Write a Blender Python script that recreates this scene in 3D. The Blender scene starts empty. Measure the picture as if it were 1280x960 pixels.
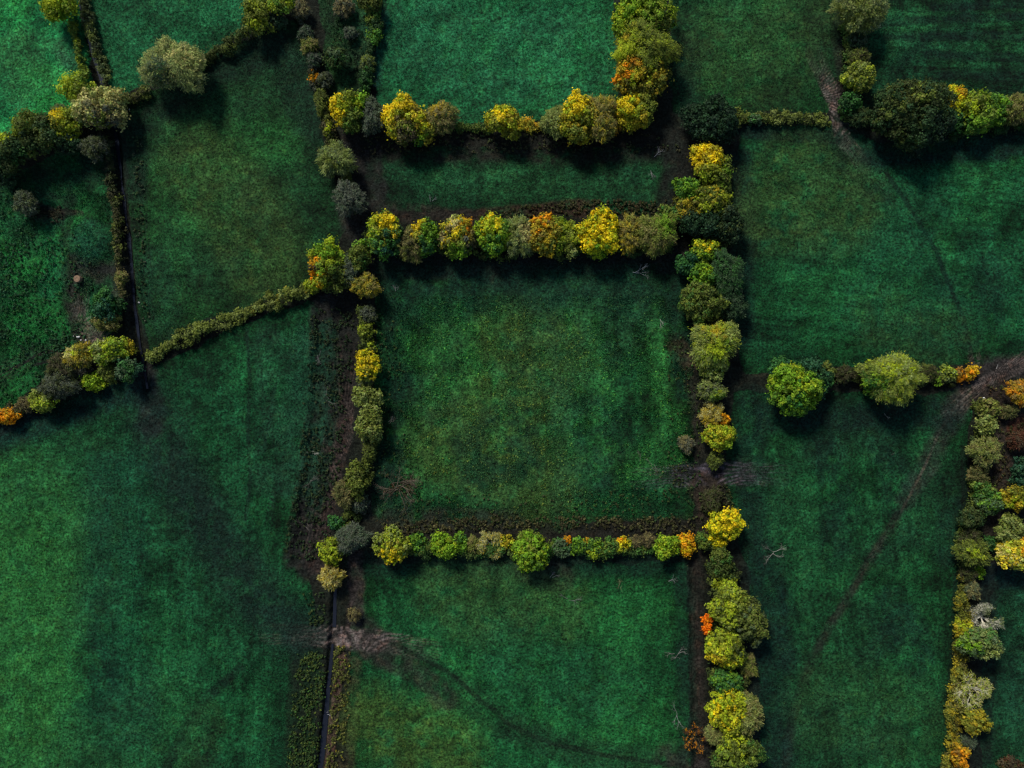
import bpy, math, random
import numpy as np
from mathutils import Vector

# ------------------------------------------------------------------ setup
SC = bpy.context.scene
COL = SC.collection
H = 160.0                 # height of the aerial camera above the ground
PX = 0.17                 # metres on the ground per photo pixel
R = np.random.default_rng(7)
random.seed(5)

def W(u, v):
    return ((u - 640.0) * PX, (480.0 - v) * PX)

# ------------------------------------------------------------------ noise
_LAT = {}
def vnoise(x, y, seed):
    if seed not in _LAT:
        _LAT[seed] = np.random.default_rng(1000 + seed).random((256, 256))
    L = _LAT[seed]
    xi = np.floor(x).astype(np.int64); yi = np.floor(y).astype(np.int64)
    fx = x - xi; fy = y - yi
    fx = fx * fx * (3 - 2 * fx); fy = fy * fy * (3 - 2 * fy)
    a = L[xi & 255, yi & 255]; b = L[(xi + 1) & 255, yi & 255]
    c = L[xi & 255, (yi + 1) & 255]; d = L[(xi + 1) & 255, (yi + 1) & 255]
    return (a * (1 - fx) + b * fx) * (1 - fy) + (c * (1 - fx) + d * fx) * fy

def fbm(x, y, scale, seed, octv=4):
    s = 0; amp = 1; tot = 0; f = 1.0 / scale
    for o in range(octv):
        s = s + amp * vnoise(x * f + 17.3 * o, y * f - 9.1 * o, seed + o)
        tot += amp; amp *= 0.55; f *= 2.03
    return s / tot            # 0..1, mean 0.5

def sstep(e0, e1, x):
    t = np.clip((x - e0) / (e1 - e0), 0, 1)
    return t * t * (3 - 2 * t)

def poly_dist(x, y, pts, closed=False):
    """distance to a polyline and the running parameter along it"""
    d = np.full(x.shape, 1e9); t0 = np.zeros(x.shape)
    side = np.zeros(x.shape)
    n = len(pts); acc = 0.0
    for i in range(n if closed else n - 1):
        ax, ay = pts[i]; bx, by = pts[(i + 1) % n]
        ex, ey = bx - ax, by - ay
        ll = math.hypot(ex, ey) + 1e-9
        t = np.clip(((x - ax) * ex + (y - ay) * ey) / (ll * ll), 0, 1)
        px = x - ax - t * ex; py = y - ay - t * ey
        dd = np.hypot(px, py)
        m = dd < d
        d = np.where(m, dd, d)
        t0 = np.where(m, acc + t * ll, t0)
        side = np.where(m, (ex * py - ey * px) / ll, side)
        acc += ll
    return d, t0, side, acc

def inside(x, y, pts):
    c = np.zeros(x.shape, bool); n = len(pts)
    for i in range(n):
        ax, ay = pts[i]; bx, by = pts[(i + 1) % n]
        if ay == by: continue
        m = ((ay > y) != (by > y)) & (x < (bx - ax) * (y - ay) / (by - ay) + ax)
        c ^= m
    return c

# ------------------------------------------------------------------ the land: ditches, undulation
LANE = [(82,-120),(97,0),(112,60),(128,110),(142,165),(150,240),(160,320),(164,380),(172,440),(180,486)]
DITCH_B = [(419,722),(417,790),(411,850),(406,900),(400,960),(392,1080)]
DITCHES = [(LANE, 1.15, 0.9), (DITCH_B, 0.9, 0.8),
           ([(868,700),(869,800),(872,900),(872,1080)], 1.2, 0.35),
           ([(404,380),(400,470),(392,560),(378,650),(372,700)], 1.5, 0.35),
           ([(366,0),(384,60),(398,110),(408,165),(425,225),(440,270)], 0.8, 0.5)]
DITCHES_W = [([W(*p) for p in pl], w, dp) for pl, w, dp in DITCHES]
MOUNDS = [(112,302,26,30,1.3), (128,388,14,18,0.6), (58,262,14,10,-1.2), (868,925,8,8,0.3)]

def height(x, y):
    x = np.asarray(x, float); y = np.asarray(y, float)
    z = (fbm(x, y, 46.0, 11, 3) - 0.5) * 2.6
    z = z + (fbm(x + 400, y, 9.0, 21, 3) - 0.5) * 0.62
    z = z + (fbm(x - 300, y, 3.4, 25, 2) - 0.5) * 0.20
    for pl, w, dp in DITCHES_W:
        d, t, s, L = poly_dist(x, y, pl)
        dd = d + (fbm(x, y, 2.2, 31, 2) - 0.5) * 0.7
        z = z - dp * (1 - sstep(w * 0.45, w * 1.15, dd)) + 0.22 * np.exp(-((dd - w * 1.5) / 0.7) ** 2)
    for u, v, a, b, hh in MOUNDS:
        cx, cy = W(u, v)
        r2 = ((x - cx) / (a * PX)) ** 2 + ((y - cy) / (b * PX)) ** 2
        z = z + hh * np.exp(-r2 ** 2 * 0.9)
    return z

def hz(x, y):
    return float(height(np.array([x]), np.array([y]))[0])

# ------------------------------------------------------------------ ground colours (albedo)
def C(*c): return np.array(c, float)
SOIL = C(0.009, 0.012, 0.008)
FIELDS = [
 # polygon, base grass, second grass, noise scale, mottling, streak direction
 ([(-200,-200),(90,-200),(99,20),(112,100),(84,148),(40,168),(-200,270)], C(.012,.125,.066), C(.022,.175,.070), 9, .30),
 ([(108,-200),(336,-200),(330,22),(262,66),(150,126),(138,104),(112,20)], C(.014,.085,.052), C(.016,.105,.070), 10, .28),
 ([(155,138),(260,72),(340,35),(368,25),(385,80),(402,160),(421,220),(432,290),(415,310),(385,355),(300,385),(230,412),(185,440),(170,380),(158,240)], C(.013,.046,.026), C(.016,.070,.030), 13, .25),
 ([(-200,240),(30,215),(70,190),(125,170),(137,240),(147,340),(150,400),(120,430),(60,470),(0,515),(-200,580)], C(.010,.052,.030), C(.014,.098,.040), 7, .55),
 ([(-200,620),(0,545),(90,495),(180,465),(290,410),(385,375),(398,380),(396,470),(376,600),(362,690),(388,720),(398,780),(366,830),(362,1200),(-200,1200)], C(.009,.052,.032), C(.010,.068,.036), 14, .38),
 ([(510,-200),(765,-200),(768,60),(775,140),(700,150),(570,155),(470,140),(468,90)], C(.011,.078,.048), C(.014,.105,.056), 9, .34),
 ([(835,-200),(1040,-200),(1045,100),(1035,142),(915,142),(840,140)], C(.010,.050,.028), C(.013,.064,.030), 11, .28),
 ([(1090,-200),(1500,-200),(1500,120),(1280,125),(1100,130),(1060,150)], C(.008,.038,.027), C(.011,.055,.034), 8, .45),
 ([(925,158),(1045,158),(1100,178),(1280,165),(1500,165),(1500,440),(1240,450),(1200,458),(1000,460),(930,470),(915,400)], C(.009,.056,.035), C(.012,.075,.038), 10, .35),
 ([(455,185),(850,185),(835,268),(620,268),(455,262)], C(.012,.050,.034), C(.015,.064,.038), 8, .40),
 ([(475,330),(855,330),(862,400),(868,650),(470,655),(465,500)], C(.012,.062,.034), C(.020,.086,.034), 8, .50),
 ([(448,705),(860,705),(862,1200),(430,1200),(438,830)], C(.011,.068,.036), C(.014,.084,.038), 12, .32),
 ([(915,490),(1150,492),(1215,480),(1210,640),(1200,760),(1180,1200),(955,1200),(950,800),(930,700),(905,600)], C(.010,.040,.027), C(.010,.060,.032), 11, .45),
 ([(1250,700),(1500,690),(1500,1200),(1215,1200),(1230,850)], C(.010,.042,.034), C(.012,.056,.040), 9, .35),
 ([(385,-200),(505,-200),(465,110),(410,120)], C(.012,.024,.017), C(.013,.036,.020), 4, .6),
]
FIELDS = [(p, a * C(.68, 1.02, .58), b * C(.76, 1.08, .58), ns, mt) for p, a, b, ns, mt in FIELDS]
MUD = C(.062,.046,.042); MUDV = C(.085,.068,.078); BRN = C(.050,.030,.020); BLK = C(.014,.015,.014)
DKG = C(.008,.028,.020); PALE = C(.16,.12,.10); GOLD = C(.10,.095,.022); YEL = C(.05,.085,.02)
# ground patches and tracks: polyline px, half width px, edge softness px, colour, strength, breakup, line count (0 = solid)
STROKES = [
 # dark wet soil and leaf litter beside the hedges, hedge shade painted in too
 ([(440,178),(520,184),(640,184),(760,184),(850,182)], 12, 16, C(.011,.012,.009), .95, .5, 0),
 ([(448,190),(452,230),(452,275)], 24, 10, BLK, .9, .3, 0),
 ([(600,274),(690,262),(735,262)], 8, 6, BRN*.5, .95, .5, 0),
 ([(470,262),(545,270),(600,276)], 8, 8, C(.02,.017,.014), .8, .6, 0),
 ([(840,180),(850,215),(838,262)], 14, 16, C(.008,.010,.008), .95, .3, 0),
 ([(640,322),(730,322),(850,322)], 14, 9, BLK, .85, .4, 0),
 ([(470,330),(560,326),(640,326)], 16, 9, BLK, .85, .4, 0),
 ([(480,340),(495,400),(488,440),(500,480),(490,560)], 10, 16, DKG, .65, .6, 0),
 ([(620,345),(610,336)], 10, 10, C(.02,.015,.012), .8, .4, 0),
 ([(850,370),(860,440),(850,480)], 12, 16, DKG, .7, .6, 0),
 ([(845,430),(862,455)], 8, 8, C(.03,.018,.012), .7, .6, 0),
 ([(812,375),(835,385)], 12, 12, DKG, .7, .6, 0),
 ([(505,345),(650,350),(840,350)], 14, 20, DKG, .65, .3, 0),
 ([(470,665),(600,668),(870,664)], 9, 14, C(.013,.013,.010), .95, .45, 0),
 ([(455,640),(500,650),(640,648)], 9, 9, C(.02,.025,.018), .75, .6, 0),
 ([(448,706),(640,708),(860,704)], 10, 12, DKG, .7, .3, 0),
 ([(660,710),(700,722)], 12, 10, BLK, .85, .4, 0),
 ([(490,575),(480,610),(500,625)], 14, 12, DKG, .8, .4, 0),
 # west strip of bare churned ground beside the hedgerow
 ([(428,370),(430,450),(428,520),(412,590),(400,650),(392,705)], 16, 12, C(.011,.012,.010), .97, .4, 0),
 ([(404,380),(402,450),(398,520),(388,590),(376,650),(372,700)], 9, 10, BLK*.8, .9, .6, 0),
 ([(430,500),(422,560),(410,610),(402,660),(394,705)], 9, 5, C(.022,.017,.015), .8, .5, 0),
 ([(430,440),(424,540),(410,600),(402,650),(394,700)], 13, 5, C(.070,.050,.044), .7, .45, 6),
 ([(410,410),(412,500),(404,580),(390,640)], 7, 8, C(.012,.042,.026), .8, .8, 0),
 ([(444,695),(446,745),(444,790)], 7, 6, C(.030,.024,.022), .9, .4, 0),
 ([(428,820),(420,880),(410,960),(404,1080)], 4, 3, C(.075,.048,.035), .9, .3, 0),
 ([(442,830),(438,900),(432,970),(428,1080)], 7, 6, C(.034,.034,.016), .8, .7, 0),
 ([(385,815),(378,880),(372,1080)], 16, 8, C(.012,.026,.013), .95, .5, 0),
 # crossing of wheel tracks at the lower ditch
 ([(372,796),(410,796),(450,800),(490,806)], 7, 10, C(.040,.034,.033), .8, .3, 0),
 ([(455,790),(470,802),(480,815)], 12, 14, C(.026,.024,.022), .7, .4, 0),
 ([(335,791),(350,792),(380,794),(420,796),(460,799),(500,804),(540,812)], 12, 3, C(.15,.12,.11), .85, .25, 8),
 ([(455,806),(490,820),(525,842),(555,870)], 12, 8, C(.034,.028,.025), .6, .7, 0),
 ([(490,802),(520,818),(560,838),(600,872),(640,906),(690,930),(760,945),(860,958)], 1.8, 2.4, C(.011,.017,.011), .8, .25, 0),
 ([(500,815),(560,856),(630,904),(700,935),(860,962)], 12, 14, C(.016,.034,.020), .6, .4, 0),
 # large dark smear in the lower left field
 ([(178,470),(185,500),(188,530)], 10, 12, C(.020,.018,.022), .9, .2, 0),
 ([(188,520),(215,580),(250,640),(280,690),(330,760),(370,790)], 12, 46, C(.010,.024,.020), .92, .25, 0),
 ([(0,548),(80,518),(170,482)], 6, 22, C(.008,.030,.030), .75, .3, 0),
 ([(308,412),(312,470),(309,540),(313,600),(305,650)], 1.3, 2, C(.010,.026,.018), .75, .3, 0),
 ([(331,560),(345,480)], 1.2, 1.5, C(.010,.022,.018), .6, .4, 0),
 ([(333,670),(341,620),(350,590)], 3.5, 2, C(.012,.022,.018), .7, .3, 2),
 ([(300,835),(262,868),(235,905),(205,970),(180,1060)], 3, 6, C(.007,.016,.012), .8, .3, 0),
 ([(262,868),(235,905),(205,970),(180,1060)], 7, 3, C(.006,.013,.010), .8, .2, 3),
 ([(262,900),(245,940),(240,1000)], 14, 16, C(.022,.050,.018), .7, .6, 0),
 ([(270,880),(258,920),(250,1000)], 6, 6, C(.008,.020,.014), .7, .6, 3),
 ([(0,880),(70,880),(120,890)], 6, 14, C(.008,.045,.030), .5, .6, 0),
 # lower left field: lighter bands
 ([(30,640),(25,760),(15,1000)], 44, 55, C(.018,.135,.038), .9, .3, 0),
 ([(200,900),(130,940),(60,1000)], 30, 50, C(.014,.100,.040), .6, .4, 0),
 ([(120,640),(110,760)], 20, 40, C(.014,.088,.034), .5, .5, 0),
 ([(110,570),(70,600),(20,620)], 20, 30, C(.012,.098,.040), .5, .5, 0),
 ([(385,430),(380,520),(370,600)], 14, 18, C(.010,.062,.040), .7, .4, 0),
 ([(335,430),(345,520),(338,600)], 12, 20, C(.010,.058,.036), .6, .5, 0),
 ([(150,600),(140,760),(160,900)], 26, 30, C(.008,.050,.036), .45, .4, 0),
 # left mid field with its churned entrance
 ([(92,330),(90,370),(98,410),(112,425)], 8, 10, C(.020,.018,.016), .9, .4, 0),
 ([(97,365),(100,395),(112,420),(130,430)], 9, 5, C(.10,.085,.075), .6, .4, 5),
 ([(105,338),(150,345),(150,365)], 12, 8, C(.024,.026,.020), .85, .4, 0),
 ([(100,412),(125,422),(140,432)], 9, 6, C(.13,.10,.085), .7, .4, 5),
 ([(-40,490),(0,468),(40,446),(80,436),(118,430)], 9, 5, C(.030,.036,.024), .75, .4, 3),
 ([(10,462),(50,441),(85,436),(122,427)], 1.2, 1.2, BLK, .95, .1, 0),
 ([(40,456),(75,449),(100,441)], 1.2, 1.2, BLK, .95, .1, 0),
 ([(40,262),(55,266),(70,272)], 8, 6, BLK, .95, .3, 0),
 ([(70,264),(100,267)], 2.5, 2.5, C(.02,.014,.012), .9, .4, 0),
 ([(88,250),(82,300),(84,345)], 5, 6, C(.012,.020,.014), .75, .4, 0),
 ([(118,338),(150,336)], 3, 4, BLK, .9, .3, 0),
 ([(112,302),(112,304)], 16, 16, C(.009,.072,.048), .75, .3, 0),
 ([(64,285),(68,350),(60,360)], 8, 12, C(.008,.110,.052), .6, .6, 0),
 ([(170,250),(175,330),(178,400),(200,430)], 8, 10, C(.020,.030,.024), .75, .5, 3),
 ([(20,235),(90,220),(130,200)], 14, 16, C(.010,.024,.020), .7, .4, 0),
 ([(155,160),(168,200),(165,240)], 10, 14, C(.014,.028,.020), .7, .4, 0),
 ([(175,155),(260,100),(345,55)], 8, 18, C(.010,.024,.018), .7, .3, 0),
 ([(340,60),(372,90),(390,150)], 14, 26, C(.012,.030,.020), .65, .3, 0),
 ([(250,200),(300,260),(330,320)], 30, 46, C(.028,.074,.024), .65, .4, 0),
 ([(200,400),(195,330)], 14, 18, C(.010,.038,.026), .5, .4, 0),
 ([(205,425),(300,392)], 5, 8, C(.014,.026,.014), .6, .4, 0),
 # upper right gateway fan
 ([(1030,96),(1040,118),(1048,140),(1051,165),(1056,178)], 4, 9, C(.026,.024,.022), .85, .3, 0),
 ([(1016,66),(1034,104),(1046,128),(1050,150),(1054,172),(1080,205)], 9, 3, C(.15,.12,.11), .9, .1, 7),
 ([(1055,160),(1070,200),(1100,240)], 12, 18, C(.020,.034,.024), .6, .5, 0),
 ([(1050,60),(1052,110)], 4, 5, C(.02,.018,.014), .8, .5, 0),
 ([(1030,30),(1035,90)], 12, 14, C(.010,.034,.020), .6, .5, 0),
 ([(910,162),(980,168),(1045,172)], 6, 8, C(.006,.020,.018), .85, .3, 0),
 ([(1100,190),(1200,185),(1320,175)], 10, 16, C(.008,.024,.026), .7, .3, 0),  # shade below the oak and its neighbours, painted on the grass
 ([(1110,215),(1140,262),(1165,300),(1185,350),(1205,400),(1216,452)], 1.6, 3, C(.006,.012,.010), .9, .1, 0),
 ([(1150,290),(1185,355),(1210,420)], 10, 14, C(.008,.036,.026), .5, .4, 0),
 ([(1235,330),(1240,400)], 10, 20, C(.008,.030,.022), .6, .6, 0),
 ([(925,200),(930,300),(925,420)], 8, 14, C(.007,.024,.020), .8, .3, 0),  # shade side of the right hedgerow painted into the field
 ([(1290,330),(1290,400)], 20, 30, C(.008,.080,.042), .5, .4, 0),
 # top right striped field
 ([(1100,28),(1190,22),(1400,18)], 3, 5, C(.006,.018,.015), .8, .3, 0),
 ([(1110,45),(1200,44),(1400,46)], 3, 5, C(.006,.018,.015), .8, .3, 0),
 ([(1160,66),(1240,70),(1400,74)], 3, 5, C(.006,.018,.015), .7, .3, 0),
 ([(1180,92),(1240,94),(1400,96)], 3, 5, C(.006,.018,.015), .6, .3, 0),
 ([(1170,8),(1240,5),(1400,4)], 3, 5, C(.006,.018,.015), .7, .3, 0),
 ([(1120,85),(1180,30),(1260,-20)], 3, 5, C(.006,.018,.015), .5, .5, 0),
 # right gateway and the pale path running down the lower right field
 ([(1300,455),(1240,460),(1215,480),(1190,512)], 8, 12, C(.026,.023,.022), .85, .4, 0),
 ([(1330,425),(1262,462),(1225,486),(1175,530)], 9, 3, C(.12,.092,.08), .75, .3, 5),
 ([(1218,440),(1222,465)], 6, 4, C(.12,.095,.08), .6, .4, 4),
 ([(1222,484),(1200,504),(1182,524),(1172,546),(1162,572),(1152,592),(1141,615),(1128,640)], 1.1, 1.2, C(.11,.085,.068), .65, .35, 0),
 ([(1200,510),(1175,550),(1155,590),(1135,625)], 8, 10, C(.024,.028,.024), .6, .4, 0),
 ([(1135,625),(1118,655),(1100,682),(1062,745),(1034,790),(1010,840),(990,900),(975,980)], 2.0, 8, C(.012,.015,.011), .8, .35, 0),
 ([(1128,636),(1100,680),(1062,745),(1030,790)], 2.5, 1.5, C(.045,.034,.028), .5, .6, 2),
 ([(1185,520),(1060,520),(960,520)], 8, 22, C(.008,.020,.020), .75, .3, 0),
 ([(940,500),(935,600),(950,690)], 10, 16, C(.009,.026,.022), .7, .4, 0),
 ([(1030,560),(1050,640),(1040,690)], 10, 26, C(.008,.024,.020), .6, .6, 0),
 ([(1110,560),(1120,620)], 12, 20, C(.008,.024,.020), .6, .6, 0),
 ([(1120,760),(1145,820)], 16, 20, C(.008,.026,.022), .6, .6, 0),
 ([(1100,740),(1090,860),(1085,1000)], 4, 8, C(.008,.028,.022), .5, .5, 2),
 ([(960,720),(970,840),(960,1000)], 16, 22, C(.008,.024,.022), .75, .3, 0),  # shade of the track side trees, painted as darker grass
 ([(1185,690),(1190,640)], 12, 14, C(.010,.026,.022), .6, .5, 0),
 ([(1204,560),(1206,640),(1198,700)], 2, 3, C(.008,.014,.010), .8, .2, 0),
 ([(1198,720),(1192,820),(1182,960),(1180,1080)], 3, 4, C(.007,.020,.012), .85, .2, 0),
 # scrub corner at the right edge
 ([(1250,500),(1262,560),(1250,620),(1255,690)], 18, 8, C(.026,.020,.016), .95, .4, 0),
 ([(1275,530),(1280,550)], 10, 6, C(.07,.024,.012), .8, .5, 0),
 ([(1245,720),(1290,715),(1360,715)], 12, 14, C(.006,.018,.022), .8, .3, 0),
 ([(1240,740),(1235,760),(1235,850),(1225,950)], 8, 8, C(.010,.016,.014), .85, .4, 0),
 # gap between the central square and its lower right neighbour
 ([(850,592),(880,592),(905,592),(930,592)], 8, 14, C(.018,.018,.018), .7, .6, 0),
 ([(800,598),(860,594),(895,591),(975,594)], 12, 4, C(.085,.072,.09), .7, .4, 7),
 ([(880,610),(900,640),(890,660)], 16, 8, C(.030,.022,.016), .9, .5, 0),
 ([(870,480),(878,560)], 8, 8, C(.020,.020,.014), .8, .5, 0),
 ([(870,690),(871,800),(874,900),(874,1080)], 5, 8, C(.015,.013,.010), .95, .45, 0),
 ([(866,700),(868,800),(872,930)], 6, 2, C(.04,.030,.025), .55, .6, 4),
 ([(835,945),(870,950)], 10, 16, C(.026,.022,.020), .6, .6, 0),
 # central field: light and dark grass
 ([(640,420),(690,440),(660,480),(560,560),(680,600)], 26, 46, C(.036,.096,.028), .7, .45, 0),
 ([(700,470),(780,400),(700,390)], 22, 40, C(.014,.078,.042), .5, .6, 0),
 ([(590,560),(640,530),(655,570),(600,590)], 14, 26, C(.012,.040,.024), .65, .8, 0),
 ([(730,520),(760,560),(740,590)], 18, 30, C(.014,.042,.026), .6, .8, 0),
 ([(540,380),(600,360),(780,365)], 16, 26, C(.010,.038,.028), .5, .5, 0),  # soft far end of the yellow row's shade, painted in
 ([(560,430),(540,500)], 16, 26, C(.018,.080,.036), .5, .6, 0),
 ([(700,480),(700,650)], 6, 12, C(.020,.088,.038), .5, .4, 0),
 # lower middle field
 ([(470,900),(560,940),(520,980)], 26, 40, C(.036,.098,.024), .7, .5, 0),
 ([(600,760),(560,740),(700,760)], 24, 40, C(.026,.090,.030), .6, .5, 0),
 ([(640,820),(760,860)], 26, 40, C(.010,.086,.042), .5, .6, 0),
 ([(855,720),(858,820),(860,940)], 6, 12, C(.010,.030,.022), .7, .4, 0),
 # upper middle field
 ([(500,30),(620,80),(740,60)], 30, 50, C(.016,.125,.072), .45, .5, 0),
 ([(479,20),(466,100)], 5, 9, C(.010,.045,.045), .7, .3, 0),
 ([(560,146),(690,146),(760,140)], 3, 5, C(.010,.070,.035), .6, .3, 0),
 ([(856,60),(862,140)], 10, 14, C(.008,.028,.020), .7, .4, 0),
 ([(20,60),(30,110),(60,70)], 14, 24, C(.026,.160,.060), .5, .5, 0),
 ([(80,60),(98,88)], 8, 10, C(.022,.080,.060), .6, .5, 0),
 ([(900,60),(960,80),(1000,30)], 30, 50, C(.020,.062,.022), .55, .5, 0),
 ([(1000,220),(960,260),(1050,260)], 30, 50, C(.028,.076,.024), .6, .5, 0),
 ([(1100,400),(1180,420)], 16, 40, C(.022,.064,.022), .5, .5, 0),
 ([(1040,880),(1130,900)], 30, 50, C(.016,.078,.030), .5, .5, 0),
 ([(985,620),(1000,700)], 16, 30, C(.010,.078,.034), .6, .4, 0),
 ([(1150,260),(1080,380),(1180,400)], 20, 40, C(.008,.078,.044), .45, .6, 0),
]

def _deep(c):
    # dark greens are darkened further, lighter greens lose some blue
    return c * C(.50, .74, .62) if (c[1] > c[0] * 1.4 and c[1] < .056) else (c * C(1.05, .86, .66) if c[1] > c[0] * 1.4 else c)
STROKES = [(a, b, s_, _deep(c), st, br, ln) for a, b, s_, c, st, br, ln in STROKES]

# direction of the mowing and drilling lines (degrees), strength; and how much shade is painted into the field margins
GRAIN = [(70,.22),(35,.15),(4,.15),(60,.10),(88,.26),(28,.18),(90,.18),(-3,.50),(-6,.28),(10,.10),(92,.30),(84,.20),(97,.26),(10,.15),(0,.1)]
EDGE_SHADE = [.12,.34,.52,.34,.48,.24,.48,.40,.55,.45,.58,.50,.56,.45,0]

def ground_colour(x, y):
    """albedo of the ground at world points, from the ground cover plus painted margin shade"""
    u = x / PX + 640; v = 480 - y / PX
    wob = (fbm(x, y, 5.0, 51, 3) - 0.5) * 14
    uw = u + wob; vw = v + (fbm(x, y, 5.0, 61, 3) - 0.5) * 14
    col = np.empty(x.shape + (3,)); col[:] = SOIL * 1.0
    far = (u < -190) | (u > 1470) | (v < -190) | (v > 1150)
    n1 = fbm(x, y, 3.2, 71, 4)
    n2 = fbm(x, y, 0.9, 81, 3)
    for fi, (poly, a, b, ns, mot) in enumerate(FIELDS):
        ins = inside(uw, vw, poly)
        if not ins.any(): continue
        ang, stk = GRAIN[fi]; ca, sa = math.cos(math.radians(ang)), math.sin(math.radians(ang))
        al = x * ca + y * sa; ac = -x * sa + y * ca
        st = (fbm(al / 9.0, ac / 0.75, 1.0, 171, 3) - .5) * 3.4 * stk + (fbm(al / 40.0, ac / 3.2, 1.0, 181, 2) - .5) * 2.8 * stk
        dm = np.full(x.shape, 99.0); dm[ins] = poly_dist(uw[ins], vw[ins], poly, True)[0]
        edge_shade = 1 - EDGE_SHADE[fi] * (1 - sstep(-4, 62, dm + (fbm(x, y, 7.0, 191, 3) - .5) * 60))
        n = np.clip((fbm(x, y, ns, 91, 4) - 0.5) * 3.2 + 0.5, 0, 1)[..., None]
        c = a * (1 - n) + b * n
        m = (1 + mot * 2.9 * (n1 - 0.5) + mot * 1.6 * (n2 - 0.5) + st) * edge_shade
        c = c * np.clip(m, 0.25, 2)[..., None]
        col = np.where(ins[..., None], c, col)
    blot = fbm(x, y, 4.2, 211, 4); blot2 = fbm(x, y, 15.0, 221, 3)
    col = col * (1 - .42 * sstep(.52, .66, blot) * sstep(.42, .58, blot2))[..., None] * (0.86 + .5 * (fbm(x, y, 26.0, 231, 2)))[..., None] * .89
    g = fbm(x, y, 60.0, 95, 3)[..., None]
    col = np.where(far[..., None], C(.010,.055,.032) * (0.6 + 0.9 * g), col)
    sx = 0
    for k, (pl, hw, soft, c, st, brk, lines) in enumerate(STROKES):
        us = [p[0] for p in pl]; vs = [p[1] for p in pl]; mg = hw + soft + 12
        m = (u > min(us) - mg) & (u < max(us) + mg) & (v > min(vs) - mg) & (v < max(vs) + mg)
        if not m.any(): continue
        uu, vv = u[m], v[m]; xx, yy = x[m], y[m]
        if hw > 3 and not lines:
            uu = uu + (fbm(xx, yy, 3.0, 101 + k % 7, 3) - 0.5) * min(hw, 10) * 1.1
            vv = vv + (fbm(xx, yy, 3.0, 111 + k % 7, 3) - 0.5) * min(hw, 10) * 1.1
        else:
            uu = uu + (fbm(xx, yy, 4.0, 101 + k % 7, 2) - 0.5) * 3
            vv = vv + (fbm(xx, yy, 4.0, 111 + k % 7, 2) - 0.5) * 3
        d, t, s, L = poly_dist(uu, vv, pl)
        w = 1 - sstep(hw, hw + soft, d)
        if brk > 0:
            nb = fbm(xx, yy, 2.0, 121 + k % 5, 4)
            w = w * np.clip(1 - brk + brk * (nb - 0.36) * 5.0, 0, 1)
        if lines:
            # wheel ruts: thin lines that converge in the middle of the stroke and fan out at its ends
            q = np.abs(t / L - 0.5) * 2
            fan = 0.45 + 0.75 * q ** 1.3
            ph = s / (hw * fan) * lines * 0.5 + 0.3 * (vnoise(t * 0.02, s * 0 + 1, 133) - .5)
            ln = 0.5 + 0.5 * np.cos(ph * math.tau + 1.0 * vnoise(t * 0.012, ph * 0 + k, 131))
            ln = ln ** 2 * np.clip(1.6 * vnoise(np.floor(ph + .5) * 3.7, t * 0.06, 132), 0.1, 1.2)
            w = np.clip(w * 1.5, 0, 1) * np.clip(ln * 1.5, 0, 1) * (1 - 0.8 * q ** 2.2)
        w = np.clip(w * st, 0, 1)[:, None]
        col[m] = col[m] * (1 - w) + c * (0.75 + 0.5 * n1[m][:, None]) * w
    return np.clip(col, 0.002, 1)

# ------------------------------------------------------------------ materials
def mat_leaf(name, trans=0.25, rough=0.65, spec=0.15):
    m = bpy.data.materials.new(name); m.use_nodes = True
    nt = m.node_tree; nt.nodes.clear()
    out = nt.nodes.new('ShaderNodeOutputMaterial')
    at = nt.nodes.new('ShaderNodeAttribute'); at.attribute_name = 'Col'
    pb = nt.nodes.new('ShaderNodeBsdfPrincipled')
    pb.inputs['Roughness'].default_value = rough
    pb.inputs['Specular IOR Level'].default_value = spec
    nt.links.new(at.outputs['Color'], pb.inputs['Base Color'])
    if trans > 0:
        tr = nt.nodes.new('ShaderNodeBsdfTranslucent')
        mx = nt.nodes.new('ShaderNodeMixShader'); mx.inputs[0].default_value = trans
        nt.links.new(at.outputs['Color'], tr.inputs['Color'])
        nt.links.new(pb.outputs[0], mx.inputs[1]); nt.links.new(tr.outputs[0], mx.inputs[2])
        nt.links.new(mx.outputs[0], out.inputs['Surface'])
    else:
        nt.links.new(pb.outputs[0], out.inputs['Surface'])
    return m

M_LEAF = mat_leaf('leaf', 0.30)
M_GRASS = mat_leaf('grass_blade', 0.15)

def mat_bark():
    m = mat_leaf('bark', 0, 0.85, 0.1)
    nt = m.node_tree
    pb = [n for n in nt.nodes if n.type == 'BSDF_PRINCIPLED'][0]
    at = [n for n in nt.nodes if n.type == 'ATTRIBUTE'][0]
    nz = nt.nodes.new('ShaderNodeTexNoise'); nz.inputs['Scale'].default_value = 6
    tc = nt.nodes.new('ShaderNodeTexCoord')
    nt.links.new(tc.outputs['Object'], nz.inputs['Vector'])
    mr = nt.nodes.new('ShaderNodeMapRange'); mr.inputs[3].default_value = 0.6; mr.inputs[4].default_value = 1.35
    nt.links.new(nz.outputs[0], mr.inputs[0])
    mul = nt.nodes.new('ShaderNodeVectorMath'); mul.operation = 'MULTIPLY'
    nt.links.new(at.outputs['Color'], mul.inputs[0]); nt.links.new(mr.outputs[0], mul.inputs[1])
    nt.links.new(mul.outputs[0], pb.inputs['Base Color'])
    return m
M_BARK = mat_bark()

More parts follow.
